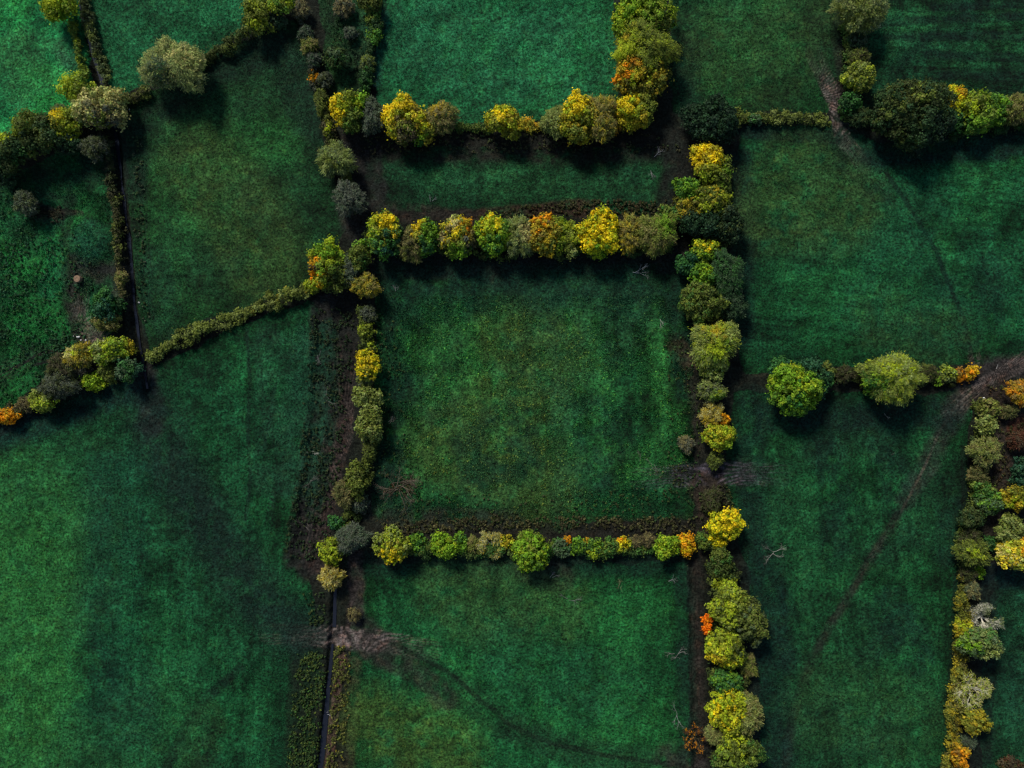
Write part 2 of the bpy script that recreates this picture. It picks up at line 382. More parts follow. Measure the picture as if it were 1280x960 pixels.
def mat_ground():
    m = bpy.data.materials.new('meadow_ground'); m.use_nodes = True
    nt = m.node_tree; N = nt.nodes; Lk = nt.links; N.clear()
    out = N.new('ShaderNodeOutputMaterial'); pb = N.new('ShaderNodeBsdfPrincipled')
    pb.inputs['Roughness'].default_value = 0.85; pb.inputs['Specular IOR Level'].default_value = 0.12
    at = N.new('ShaderNodeAttribute'); at.attribute_name = 'Col'
    tc = N.new('ShaderNodeTexCoord')
    def noise(scale, detail, rough=0.6, stretch=None):
        n = N.new('ShaderNodeTexNoise'); n.inputs['Scale'].default_value = scale
        n.inputs['Detail'].default_value = detail; n.inputs['Roughness'].default_value = rough
        if stretch:
            mp = N.new('ShaderNodeMapping'); mp.inputs['Scale'].default_value = stretch
            Lk.new(tc.outputs['Object'], mp.inputs['Vector']); Lk.new(mp.outputs[0], n.inputs['Vector'])
        else:
            Lk.new(tc.outputs['Object'], n.inputs['Vector'])
        return n
    nA = noise(2.1, 3, 0.7); nB = noise(0.28, 4, 0.6); nC = noise(0.9, 3, 0.6)
    def rng(n, a, b, lo=0.3, hi=0.7):
        r = N.new('ShaderNodeMapRange'); r.inputs[1].default_value = lo; r.inputs[2].default_value = hi
        r.inputs[3].default_value = a; r.inputs[4].default_value = b
        Lk.new(n.outputs[0], r.inputs[0]); return r
    def mul(a, b):
        x = N.new('ShaderNodeMath'); x.operation = 'MULTIPLY'
        Lk.new(a.outputs[0], x.inputs[0]); Lk.new(b.outputs[0], x.inputs[1]); return x
    f = mul(mul(rng(nA, 0.22, 1.9, .34, .68), rng(nB, 0.66, 1.32)), rng(nC, 0.62, 1.36))
    vm = N.new('ShaderNodeVectorMath'); vm.operation = 'SCALE'
    Lk.new(at.outputs['Color'], vm.inputs[0]); Lk.new(f.outputs[0], vm.inputs['Scale'])
    # hue drift towards dry yellowish blades
    nD = noise(0.55, 5, 0.7); rD = rng(nD, 0.0, 0.55, 0.5, 0.78)
    tint = N.new('ShaderNodeVectorMath'); tint.operation = 'MULTIPLY'; tint.inputs[1].default_value = (2.3, 1.12, 0.72)
    Lk.new(vm.outputs[0], tint.inputs[0])
    mx = N.new('ShaderNodeMix'); mx.data_type = 'VECTOR'
    Lk.new(rD.outputs[0], mx.inputs[0]); Lk.new(vm.outputs[0], mx.inputs[4]); Lk.new(tint.outputs[0], mx.inputs[5])
    Lk.new(mx.outputs[1], pb.inputs['Base Color'])
    nE = noise(1.5, 4, 0.7); b1 = N.new('ShaderNodeBump'); b1.inputs['Strength'].default_value = 0.9; b1.inputs['Distance'].default_value = 0.45
    Lk.new(nE.outputs[0], b1.inputs['Height'])
    Lk.new(b1.outputs[0], pb.inputs['Normal'])
    Lk.new(pb.outputs[0], out.inputs['Surface'])
    return m

def mat_water():
    m = bpy.data.materials.new('ditch_water'); m.use_nodes = True
    nt = m.node_tree; pb = nt.nodes['Principled BSDF']
    pb.inputs['Base Color'].default_value = (0.012, 0.014, 0.022, 1)
    pb.inputs['Roughness'].default_value = 0.12
    nz = nt.nodes.new('ShaderNodeTexNoise'); nz.inputs['Scale'].default_value = 3
    tc = nt.nodes.new('ShaderNodeTexCoord'); nt.links.new(tc.outputs['Object'], nz.inputs['Vector'])
    b = nt.nodes.new('ShaderNodeBump'); b.inputs['Strength'].default_value = 0.15; b.inputs['Distance'].default_value = 0.05
    nt.links.new(nz.outputs[0], b.inputs['Height']); nt.links.new(b.outputs[0], pb.inputs['Normal'])
    return m

# ------------------------------------------------------------------ mesh building
def link(name, mesh, parent=None, mat=None):
    o = bpy.data.objects.new(name, mesh); COL.objects.link(o)
    if parent is not None: o.parent = parent
    if mat is not None: mesh.materials.append(mat)
    return o

def props(o, label=None, cat=None, group=None, kind=None):
    if label: o['label'] = label
    if cat: o['category'] = cat
    if group: o['group'] = group
    if kind: o['kind'] = kind
    return o

def mesh_from(name, V, F, colr, smooth=False):
    """V (n,3), F (m,k) all the same size, colr (n,3) per vertex"""
    me = bpy.data.meshes.new(name)
    n, (m, k) = len(V), F.shape
    me.vertices.add(n); me.vertices.foreach_set('co', np.ascontiguousarray(V, np.float32).ravel())
    me.loops.add(m * k); me.loops.foreach_set('vertex_index', np.ascontiguousarray(F, np.int32).ravel())
    me.polygons.add(m); me.polygons.foreach_set('loop_start', np.arange(0, m * k, k, dtype=np.int32))
    me.update(calc_edges=True)
    me.polygons.foreach_set('use_smooth', np.full(m, smooth, bool))
    a = me.attributes.new('Col', 'FLOAT_COLOR', 'POINT')
    rgba = np.ones((n, 4), np.float32); rgba[:, :3] = colr
    a.data.foreach_set('color', rgba.ravel())
    return me

def unit(a):
    return a / (np.linalg.norm(a, axis=-1, keepdims=True) + 1e-9)

def leaf_cards(cen, nrm, axis, ln, wd, colr, rng):
    """diamond leaf clumps: centre, facing normal, long axis, half length, half width"""
    a = unit(axis - nrm * np.sum(axis * nrm, -1, keepdims=True))
    b = np.cross(nrm, a)
    n = len(cen)
    ln = np.broadcast_to(ln, (n,))[:, None]; wd = np.broadcast_to(wd, (n,))[:, None]
    V = np.stack([cen - a * ln, cen + b * wd + a * ln * rng.uniform(-.3, .3, (n, 1)), cen + a * ln, cen - b * wd + a * ln * rng.uniform(-.3, .3, (n, 1))], 1).reshape(-1, 3)
    F = np.arange(n * 4).reshape(n, 4)
    return V, F, np.repeat(colr, 4, 0)

def tubes(segs, sides=4):
    """segs: list of (p0, p1, r0, r1, colour)"""
    if not segs: return None
    P0 = np.array([s[0] for s in segs], float); P1 = np.array([s[1] for s in segs], float)
    r0 = np.array([s[2] for s in segs], float)[:, None]; r1 = np.array([s[3] for s in segs], float)[:, None]
    c = np.array([s[4] for s in segs], float)
    d = unit(P1 - P0)
    up = np.where(np.abs(d[:, 2:3]) > 0.9, np.array([[1., 0, 0]]), np.array([[0, 0, 1.]]))
    a = unit(np.cross(d, up)); b = np.cross(d, a)
    n = len(segs); V = np.zeros((n, 2 * sides, 3))
    for k in range(sides):
        t = math.tau * k / sides
        w = a * math.cos(t) + b * math.sin(t)
        V[:, k] = P0 + w * r0; V[:, sides + k] = P1 + w * r1
    F = []
    for k in range(sides):
        k2 = (k + 1) % sides
        F.append([k, k2, sides + k2, sides + k])
    F = np.array(F)[None] + (np.arange(n) * 2 * sides)[:, None, None]
    return V.reshape(-1, 3), F.reshape(-1, 4), np.repeat(c, 2 * sides, 0)

def joinm(parts):
    V, F, Cc, off = [], [], [], 0
    for p in parts:
        if p is None: continue
        V.append(p[0]); F.append(p[1] + off); Cc.append(p[2]); off += len(p[0])
    return np.concatenate(V), np.concatenate(F), np.concatenate(Cc)

def branching(p, d, ln, r, lvl, col, rng, segs, tips, spread=0.55, up=0.12, shrink=0.72, kids=(2, 4)):
    """recursive limbs; collects segments and tip points"""
    p = np.array(p, float); d = unit(np.array(d, float))
    nseg = 2 if lvl > 1 else 1
    for i in range(nseg):
        d2 = unit(d + rng.normal(0, 0.14, 3) + np.array([0, 0, up * 0.4]))
        q = p + d2 * ln / nseg
        r2 = r * (0.8 if nseg == 2 else 0.6)
        segs.append((p, q, r, r2, col * rng.uniform(0.8, 1.2)))
        if lvl > 0 and i < nseg - 1:
            e = unit(d2 + rng.normal(0, spread, 3) + np.array([0, 0, up]))
            branching(q, e, ln * shrink * 0.8, r2 * 0.6, lvl - 1, col, rng, segs, tips, spread, up, shrink, kids)
        p, d, r = q, d2, r2
    if lvl == 0:
        tips.append((p, d)); return
    for k in range(rng.integers(kids[0], kids[1] + 1)):
        e = unit(d + rng.normal(0, spread, 3) + np.array([0, 0, up]))
        branching(p, e, ln * shrink * rng.uniform(.8, 1.15), r * 0.75, lvl - 1, col, rng, segs, tips, spread, up, shrink, kids)
# ------------------------------------------------------------------ foliage colours (albedo)
PAL = {
 'Y': C(.78,.60,.012), 'YG': C(.34,.42,.018), 'LG': C(.16,.31,.018), 'G': C(.045,.155,.028), 'DG': C(.024,.062,.022),
 'OL': C(.150,.190,.028), 'PO': C(.25,.30,.085), 'CR': C(.56,.52,.18), 'TA': C(.21,.18,.065), 'OR': C(.70,.27,.006),
 'BO': C(.90,.20,.004), 'BR': C(.060,.050,.028), 'GY': C(.095,.11,.078), 'GG': C(.085,.125,.065), 'WH': C(.66,.62,.50),
 'TG': C(.03,.10,.055), 'KG': C(.014,.034,.018), 'AM': C(.42,.32,.018), 'DO': C(.060,.080,.020), 'RB': C(.10,.035,.018),
}
def mixcol(spec, n, rng):
    """'G+YG2' -> n colours drawn with weights"""
    cs, ws = [], []
    for t in spec.split('+'):
        w = float(t[2:] or 1) if t[:2] in PAL else float(t[1:] or 1)
        t = t[:2] if t[:2] in PAL else t[:1]
        cs.append(PAL[t]); ws.append(w)
    ws = np.array(ws) / sum(ws)
    return np.array(cs)[rng.choice(len(cs), n, p=ws)]

def clump_colours(dirs, spec, spots, rng):
    """colour per clump: base mix, then autumn patches and painted sunlit or shaded sides of the crown (dx,dy,r,col) in units of the crown's half widths"""
    col = mixcol(spec, len(dirs), rng)
    mean = col.mean(0)
    col = col * 0.6 + mean * 0.4
    for dx, dy, r, cc in spots:
        d = np.hypot(dirs[:, 0] - dx, dirs[:, 1] - dy) + rng.normal(0, .16, len(dirs))
        w = (1 - sstep(r * .45, r * 1.4, d))[:, None]
        col = col * (1 - w) + mixcol(cc, len(dirs), rng) * w
    return col * rng.uniform(0.78, 1.22, (len(dirs), 1))

def lobes(rng):
    a = rng.uniform(0, math.tau, 6); k = np.array([2, 3, 4, 5, 7, 9]); am = np.array([.11, .10, .08, .07, .05, .04])
    def f(th): return 1 + sum(am[i] * np.cos(k[i] * th + a[i]) for i in range(6))
    return f

def fib_dirs(n, zmin, rng):
    i = np.arange(n) + 0.5
    z = 1 - (1 - zmin) * i / n
    th = i * 2.399963 + rng.uniform(0, 6.28)
    r = np.sqrt(np.clip(1 - z * z, 0, 1))
    d = np.stack([r * np.cos(th), r * np.sin(th), z], 1) + rng.normal(0, .10, (n, 3))
    return unit(d)

def crown_floret(rx, ry, rz, spec, spots, rng, dens=1.0, rcs=1.0):
    Rm = (rx + ry) / 2
    rc = np.clip(0.15 * Rm + 0.30, 0.3, 0.95) * rcs
    lf = lobes(rng)
    ext0 = np.array([rx - rc * .5, ry - rc * .5, rz - rc * .4])
    # an uneven crown: one main dome and several smaller domes pushed outwards
    subs = [(np.zeros(3), .86 if Rm > 1.6 else .95)]
    if Rm > 1.2:
        for q in range(3 + int(Rm)):
            th = rng.uniform(0, math.tau); fr = rng.uniform(.34, .52)
            off = np.array([math.cos(th), math.sin(th), rng.uniform(-.5, .35)]) * (1.0 - fr * rng.uniform(.75, 1.0))
            subs.append((off, fr))
    cc_, dr_ = [], []
    for off, fr in subs:
        e = np.maximum(ext0 * fr, .12); m_ = (e[0] + e[1]) / 2
        nn = int(np.clip(2.7 * m_ * m_ * 1.35 / (rc * rc), 5, 260))
        dd = fib_dirs(nn, -0.3, rng)
        th = np.arctan2(dd[:, 1], dd[:, 0])
        pp = dd * (lf(th) * rng.uniform(.74, 1.06, nn))[:, None] * e + off * ext0
        cc_.append(pp); dr_.append(dd)
    cc = np.concatenate(cc_); dirs = np.concatenate(dr_)
    ins = np.zeros(len(cc), bool)
    for off, fr in subs:
        ins |= np.linalg.norm((cc - off * ext0) / np.maximum(ext0 * fr, .12), axis=1) < .66
    if ins.sum() < len(cc) - 4: cc = cc[~ins]; dirs = dirs[~ins]
    ncl = len(cc); ext = ext0
    ccol = clump_colours(cc[:, :2] / np.array([rx, ry]), spec, spots, rng)
    rcl = rc * np.clip(rng.lognormal(-.12, .34, ncl), .4, 1.6)
    k = np.maximum(12, (rcl ** 2 * 92 * dens)).astype(int)
    idx = np.repeat(np.arange(ncl), k); n = len(idx)
    d = unit(rng.normal(0, 1, (n, 3)) + dirs[idx] * 0.7)
    r = rcl[idx] * (rng.uniform(0.5, 1.1, n) + (rng.random(n) < .18) * rng.uniform(.1, .75, n))
    cen = cc[idx] + d * r[:, None] * np.array([1, 1, .85])
    nrm = unit(d * 1.0 + rng.normal(0, .5, (n, 3)) + np.array([0, 0, .25]))
    ax = rng.normal(0, 1, (n, 3))
    s = rng.uniform(0.13, 0.25, n)
    col = ccol[idx] * rng.uniform(0.6, 1.42, (n, 1)) * (1 + rng.normal(0, .07, (n, 3)))
    A = leaf_cards(cen, nrm, ax, s * 1.25, s * .85, col, rng)
    # thin inner leaves that stop the ground shining through
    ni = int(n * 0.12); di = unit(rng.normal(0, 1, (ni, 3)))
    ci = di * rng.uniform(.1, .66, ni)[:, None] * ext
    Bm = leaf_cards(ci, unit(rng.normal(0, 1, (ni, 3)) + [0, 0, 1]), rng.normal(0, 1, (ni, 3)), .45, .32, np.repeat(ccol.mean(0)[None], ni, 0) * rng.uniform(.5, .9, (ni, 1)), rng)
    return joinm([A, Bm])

def crown_wispy(rx, ry, rz, spec, spots, rng, dens=1.0, rcs=1.0):
    """fine-leaved crown: sprays of narrow leaves that radiate from the stem"""
    Rm = (rx + ry) / 2
    nsp = int(np.clip(34 * Rm * Rm ** .7, 40, 1800))
    dirs = fib_dirs(nsp, -0.15, rng)
    lf = lobes(rng); th = np.arctan2(dirs[:, 1], dirs[:, 0])
    rad = lf(th) * (0.62 + 0.40 * rng.random(nsp) ** .6)
    ext = np.array([rx, ry, rz])
    base = dirs * rad[:, None] * ext
    scol = clump_colours(dirs[:, :2] * rad[:, None], spec, spots, rng)
    k = int(26 * dens)
    idx = np.repeat(np.arange(nsp), k); n = len(idx)
    out = unit(dirs * ext)[idx]
    ax = unit(out + rng.normal(0, .38, (n, 3)) + np.array([0, 0, .1]))
    ls = np.clip(.10 * Rm + .18, .25, .6)
    cen = base[idx] + ax * rng.uniform(-ls, ls * .9, n)[:, None] + rng.normal(0, .11 * Rm ** .5, (n, 3))
    nrm = unit(rng.normal(0, .6, (n, 3)) + np.array([0, 0, 1.]) + out * .5)
    col = scol[idx] * rng.uniform(0.6, 1.4, (n, 1)) * (1 + rng.normal(0, .06, (n, 3)))
    return leaf_cards(cen, nrm, ax, rng.uniform(.20, .36, n), rng.uniform(.05, .10, n), col, rng)

def limbs(rx, ry, rz, hc, rng, bark, thick):
    segs = []; tips = []
    r0 = 0.035 * (rx + ry) + 0.05
    top = max(0.3, hc - rz * 0.55)
    segs.append((np.array([0, 0, -0.35]), np.array([0, 0, 0.12]), r0 * 1.7, r0 * 1.15, bark))
    j = rng.normal(0, .05, 3); j[2] = 0
    segs.append((np.array([0, 0, 0.12]), np.array([0, 0, top]) + j, r0 * 1.15, r0 * .85, bark))
    n = 6 if rx > 2 else 4
    for i in range(n):
        th = math.tau * i / n + rng.uniform(-.4, .4); el = rng.uniform(.35, 1.1)
        e = np.array([math.cos(th) * rx, math.sin(th) * ry, rz * el])
        e = e * .42
        p0 = np.array([0, 0, top]) + j
        p1 = p0 + e * .5 + rng.normal(0, .1, 3); p2 = p0 + e * 1.15 + rng.normal(0, .15, 3)
        segs.append((p0, p1, r0 * .6, r0 * .4, bark)); segs.append((p1, p2, r0 * .4, r0 * .18, bark))
        for q in range(3):
            p3 = p2 + unit(e + rng.normal(0, rx * .25, 3)) * rng.uniform(.25, .45) * rx
            segs.append((p2, p3, r0 * .18, r0 * .06, bark))
    return segs

BARK = C(.075, .062, .050)
def plant(x, y, rx, ry, typ, spec, label, spots=(), group=None, cat=None, name=None, tall=1.0, dens=1.0, rcs=1.0):
    """one tree or bush: an Empty at its foot with a trunk and a crown"""
    seed = int(x * 131 + y * 17) & 0xffff
    rng = np.random.default_rng(seed)
    Rx, Ry = rx * PX * 1.03, ry * PX * 1.03
    Rm = (Rx + Ry) / 2
    rz = Rm * (0.85 if typ != 'B' else 0.9) * tall
    hc = rz * 0.8 + (0.9 if Rm > 2.2 else 0.15) * tall
    gx, gy = W(x, y)
    k = (H - hc) / H
    gx, gy = gx * k, gy * k; Rx *= k; Ry *= k
    big = Rm > 2.0
    if cat is None: cat = 'tree' if big else 'bush'
    if name is None: name = {'tree': {'F': 'leafy_tree', 'W': 'fine_leaved_tree', 'B': 'bare_tree'}[typ], 'bush': 'hedgerow_bush'}.get(cat, cat.replace(' ', '_'))
    root = bpy.data.objects.new(name, None); COL.objects.link(root)
    root.location = (gx, gy, hz(gx, gy)); root.empty_display_size = 0.5
    props(root, label, cat, group)
    bark = BARK * rng.uniform(.8, 1.2)
    leafpart = 'crown' if cat == 'tree' else 'foliage'
    if typ == 'B':
        segs, tips = [], []
        bcol = PAL[spec.split('+')[0].rstrip('0123456789')]
        base = np.array([0, 0, 0.0]); r0 = .06 * Rm + .06
        segs.append((np.array([0, 0, -.35]), np.array([0, 0, .35]), r0 * 1.6, r0 * 1.1, bcol * .8))
        n = 7
        lv = 4 if Rm > 2.4 else 3
        for i in range(n):
            th = math.tau * i / n + rng.uniform(-.35, .35); el = rng.uniform(.25, 1.25)
            d = np.array([math.cos(th) * Rx, math.sin(th) * Ry, rz * el])
            L = np.linalg.norm(d) * (.36 if lv == 4 else .44)
            branching([0, 0, .3], d, L, r0 * .75, lv, bcol, rng, segs, tips, .40, .05, .66)
        V, F, c = tubes(segs, 3)
        me = mesh_from('trunk', V, F, c); link('trunk', me, root, M_BARK)
        # remaining leaves at the twig ends
        P = np.array([t[0] for t in tips]); D = np.array([t[1] for t in tips])
        lim = np.array([Rx, Ry, rz * 1.4])
        q = int(2.4 * dens) + 1
        idx = np.repeat(np.arange(len(P)), q); n = len(idx)
        ax = unit(D[idx] + rng.normal(0, .5, (n, 3)))
        cen = P[idx] + ax * rng.uniform(0, .5, n)[:, None]
        lc = clump_colours(P[:, :2] / lim[:2], spec, spots, rng)[idx] * rng.uniform(.7, 1.3, (n, 1))
        V, F, c = leaf_cards(cen, unit(rng.normal(0, .7, (n, 3)) + [0, 0, 1]), ax, rng.uniform(.14, .28, n), rng.uniform(.03, .06, n), lc, rng)
        link(leafpart, mesh_from(leafpart, V, F, c), root, M_LEAF)
        return root
    V, F, c = tubes(limbs(Rx, Ry, rz, hc, rng, bark, 1), 6)
    link('trunk', mesh_from('trunk', V, F, c), root, M_BARK)
    if typ == 'F':
        V, F, c = crown_floret(Rx, Ry, rz, spec, spots, rng, dens, rcs)
    else:
        V, F, c = crown_wispy(Rx, Ry, rz, spec, spots, rng, dens, rcs)
    V = V + np.array([0, 0, hc])
    V[:, 2] = np.maximum(V[:, 2], 0.05)
    link(leafpart, mesh_from(leafpart, V, F, c), root, M_LEAF)
    return root

def hedge(pts, w, h, spec, label, group='hedges dividing the fields', dens=1.0, cat='hedge', ragged=.6):
    """a hedge run: one continuous mass of leafy clumps along a line; pts px"""
    rng = np.random.default_rng(int(pts[0][0] * 7 + pts[0][1] * 3) & 0xffff)
    k = (H - h * .6) / H
    P = np.array([W(*p) for p in pts]) * k
    seg = np.linalg.norm(np.diff(P, axis=0), axis=1); L = seg.sum(); cum = np.r_[0, np.cumsum(seg)]
    hw = w * 1.12 * PX * k
    rc = np.clip(hw * .5, .22, .6)
    ncl = int(L * hw * 2 * 1.5 / (rc * rc * 1.6)) + 4
    t = rng.uniform(0, L, ncl)
    cx = np.interp(t, cum, P[:, 0]); cy = np.interp(t, cum, P[:, 1])
    i = np.clip(np.searchsorted(cum, t) - 1, 0, len(P) - 2)
    tx = (P[i + 1, 0] - P[i, 0]) / seg[i]; ty = (P[i + 1, 1] - P[i, 1]) / seg[i]
    wv = 1 + ragged * 2 * (vnoise(t * .35, t * 0 + 3, 201) - .5) + ragged * (vnoise(t * 1.1, t * 0 + 5, 202) - .5)
    s = rng.uniform(-1, 1, ncl)
    off = s * (hw - rc * .5) * wv
    cx = cx - ty * off; cy = cy + tx * off
    hv = h * (0.55 + .9 * vnoise(t * .3, t * 0 + 9, 203))
    cz = hv * np.sqrt(np.clip(1 - .75 * s * s, .05, 1)) * rng.uniform(.55, 1, ncl) - rc * .3
    kp = (vnoise(t * .8, s * 1.5 + 20, 205) > .27) | (rng.random(ncl) < .3)
    t, cx, cy, s, hv, cz = t[kp], cx[kp], cy[kp], s[kp], hv[kp], cz[kp]; ncl = len(t)
    ox, oy = P[:, 0].mean(), P[:, 1].mean(); oz = hz(ox, oy)
    gz = height(cx, cy)
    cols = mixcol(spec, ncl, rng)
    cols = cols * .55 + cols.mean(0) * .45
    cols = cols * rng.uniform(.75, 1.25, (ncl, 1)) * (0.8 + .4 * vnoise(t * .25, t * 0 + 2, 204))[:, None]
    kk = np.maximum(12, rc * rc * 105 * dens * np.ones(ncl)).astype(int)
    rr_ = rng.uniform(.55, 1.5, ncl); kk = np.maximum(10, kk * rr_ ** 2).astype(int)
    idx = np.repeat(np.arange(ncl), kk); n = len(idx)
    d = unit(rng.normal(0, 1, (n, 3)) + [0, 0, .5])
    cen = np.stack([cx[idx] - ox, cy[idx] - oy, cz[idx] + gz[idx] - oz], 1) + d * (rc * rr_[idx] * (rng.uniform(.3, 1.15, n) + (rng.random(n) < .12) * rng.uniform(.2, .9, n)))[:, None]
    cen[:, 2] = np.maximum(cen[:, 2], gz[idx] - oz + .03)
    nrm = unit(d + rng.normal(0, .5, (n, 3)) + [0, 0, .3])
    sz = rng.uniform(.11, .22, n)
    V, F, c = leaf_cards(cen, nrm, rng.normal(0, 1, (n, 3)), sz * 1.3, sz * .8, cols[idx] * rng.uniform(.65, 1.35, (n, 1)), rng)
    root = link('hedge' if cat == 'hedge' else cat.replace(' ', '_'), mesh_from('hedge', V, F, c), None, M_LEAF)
    root.location = (ox, oy, oz); props(root, label, cat, group)
    return root

def deadwood(x, y, r, n, label, col=C(.30,.27,.24), ang=None, cat='fallen branch', name='fallen_branch', lvl=3, thin=.75):
    """fallen boughs or a brushwood heap lying on the grass"""
    rng = np.random.default_rng(int(x * 31 + y) & 0xffff)
    gx, gy = W(x, y); gz = hz(gx, gy)
    segs, tips = [], []
    for i in range(n):
        th = rng.uniform(0, math.tau) if ang is None else math.radians(ang) + rng.normal(0, .35) + (math.pi if (i % 2 and n > 2) else 0)
        d = np.array([math.cos(th), math.sin(th), rng.uniform(0.0, .3)])
        p = np.array([rng.normal(0, .25), rng.normal(0, .25), .12]) * (r * PX * .3 + .5)
        branching(p, d, r * PX * .46, (.035 + .012 * r * PX) * thin, lvl, col * rng.uniform(.5, 1.3), rng, segs, tips, .42, .02, .62)
    V, F, c = tubes(segs, 4)
    V[:, 2] = np.maximum(V[:, 2] * .7, -.02)
    V[:, 2] += height(V[:, 0] + gx, V[:, 1] + gy) - gz
    root = link(name, mesh_from(name, V, F, c), None, M_BARK)
    root.location = (gx, gy, gz + .03)
    props(root, label, cat, 'dead wood lying in the fields')
    return root
# ------------------------------------------------------------------ the ground sheet
def axis(lo, hi, step, far):
    a = np.arange(lo, hi + step / 2, step)
    e = []; s = step; p = hi
    while p < far:
        s *= 1.28; p += s; e.append(p)
    e = np.array(e)
    return np.concatenate([-(e[::-1] - hi) + lo, a, e])
gxs = axis(-126, 126, 0.25, 1800); gys = axis(-98, 98, 0.25, 1800)
X, Y = np.meshgrid(gxs, gys); nx, ny = len(gxs), len(gys)
xf, yf = X.ravel(), Y.ravel()
ZG = height(xf, yf) + (fbm(xf, yf, 1.1, 141, 2) - .5) * .16
gcol = ground_colour(xf, yf)
i = np.arange((nx - 1) * (ny - 1)); r_, c_ = i // (nx - 1), i % (nx - 1)
q = r_ * nx + c_
Fg = np.stack([q, q + 1, q + 1 + nx, q + nx], 1)
me = mesh_from('ground', np.stack([xf, yf, ZG], 1), Fg, gcol, True)
ground = link('ground', me, None, mat_ground()); props(ground, kind='structure')

def ribbon(pts, hw, name, mat, z):
    P = [W(*p) for p in pts]; V = []; F = []
    dense = []
    for a, b in zip(P[:-1], P[1:]):
        n = max(2, int(math.hypot(b[0] - a[0], b[1] - a[1]) / 1.5))
        for k in range(n): dense.append((a[0] + (b[0] - a[0]) * k / n, a[1] + (b[1] - a[1]) * k / n))
    dense.append(P[-1])
    for k, (px, py) in enumerate(dense):
        qx, qy = dense[min(k + 1, len(dense) - 1)]; ox, oy = dense[max(k - 1, 0)]
        tx, ty = qx - ox, qy - oy; l = math.hypot(tx, ty); tx /= l; ty /= l
        w = hw * (0.35 + 1.3 * float(vnoise(np.array([k * .37]), np.array([7.]), 241)[0]))
        zz = hz(px, py) + z
        V += [(px - ty * w, py + tx * w, zz), (px + ty * w, py - tx * w, zz)]
        if k: F.append((2 * k - 2, 2 * k - 1, 2 * k + 1, 2 * k))
    m = mesh_from(name, np.array(V), np.array(F), np.full((len(V), 3), .02))
    o = link(name, m, None, mat); props(o, kind='structure'); return o
MW = mat_water()
ribbon([(419,726),(417,785)], .42, 'ditch_water', MW, .16)
ribbon([(415,806),(411,850),(406,900),(400,960),(396,1000)], .42, 'ditch_water', MW, .16)
ribbon(LANE[1:], .30, 'ditch_water', MW, .16)

# ------------------------------------------------------------------ grass tufts standing on the fields
def tufts(n, name, umin, umax, vmin, vmax, seed, smin, smax, dry=0.08, tone=1.25, where=None):
    rng = np.random.default_rng(seed)
    u = rng.uniform(umin, umax, n); v = rng.uniform(vmin, vmax, n)
    x, y = (u - 640) * PX, (480 - v) * PX
    cl = fbm(x, y, 3.0, 151, 3)
    keep = rng.random(n) < np.clip((cl - .38) * 4.5, .08, 1)
    if where is not None: keep &= where(u, v)
    x, y = x[keep], y[keep]
    gc = ground_colour(x, y)
    lum = gc @ np.array([.3, .6, .1]); ok = (gc[:, 1] > gc[:, 0] * 1.3) & (lum > .014)
    x, y, gc = x[ok], y[ok], gc[ok]; m = len(x)
    z = height(x, y)
    K = 3
    idx = np.repeat(np.arange(m), K); N = len(idx)
    th = rng.uniform(0, math.tau, N)
    s = rng.uniform(smin, smax, N)
    tilt = rng.uniform(.15, 1.1, N)
    ax = np.stack([np.cos(th) * np.sin(tilt), np.sin(th) * np.sin(tilt), np.cos(tilt)], 1)
    side = np.stack([-np.sin(th), np.cos(th), 0 * th], 1)
    base = np.stack([x[idx], y[idx], z[idx] + .02], 1)
    V = np.stack([base - side * (s * .22)[:, None], base + side * (s * .22)[:, None], base + ax * s[:, None]], 1).reshape(-1, 3)
    F = np.arange(N * 3).reshape(N, 3)
    c = gc * tone * rng.uniform(.7, 1.5, (m, 1))
    d = rng.random(m) < dry
    c[d] = c[d] * np.array([3.0, 1.6, 1.1])
    o = link(name, mesh_from(name, V, F, np.repeat(c[idx], 3, 0)), None, M_GRASS)
    props(o, kind='stuff'); return o
t1 = tufts(300000, 'meadow_grass', -60, 1340, -60, 1020, 3, .12, .34, .05, 1.5)
props(t1, 'short tufty green grass growing over all the fields', 'grass')
t2 = tufts(30000, 'rough_grass', 465, 870, 370, 660, 5, .26, .55, .16, 1.7)
props(t2, 'coarse yellowing tussock grass scattered over the central field', 'grass')
t3 = tufts(16000, 'rank_grass', -40, 135, 200, 520, 6, .2, .42, .12, 1.6)
props(t3, 'rank bright grass clumps in the rough field beside the dark lane', 'grass')

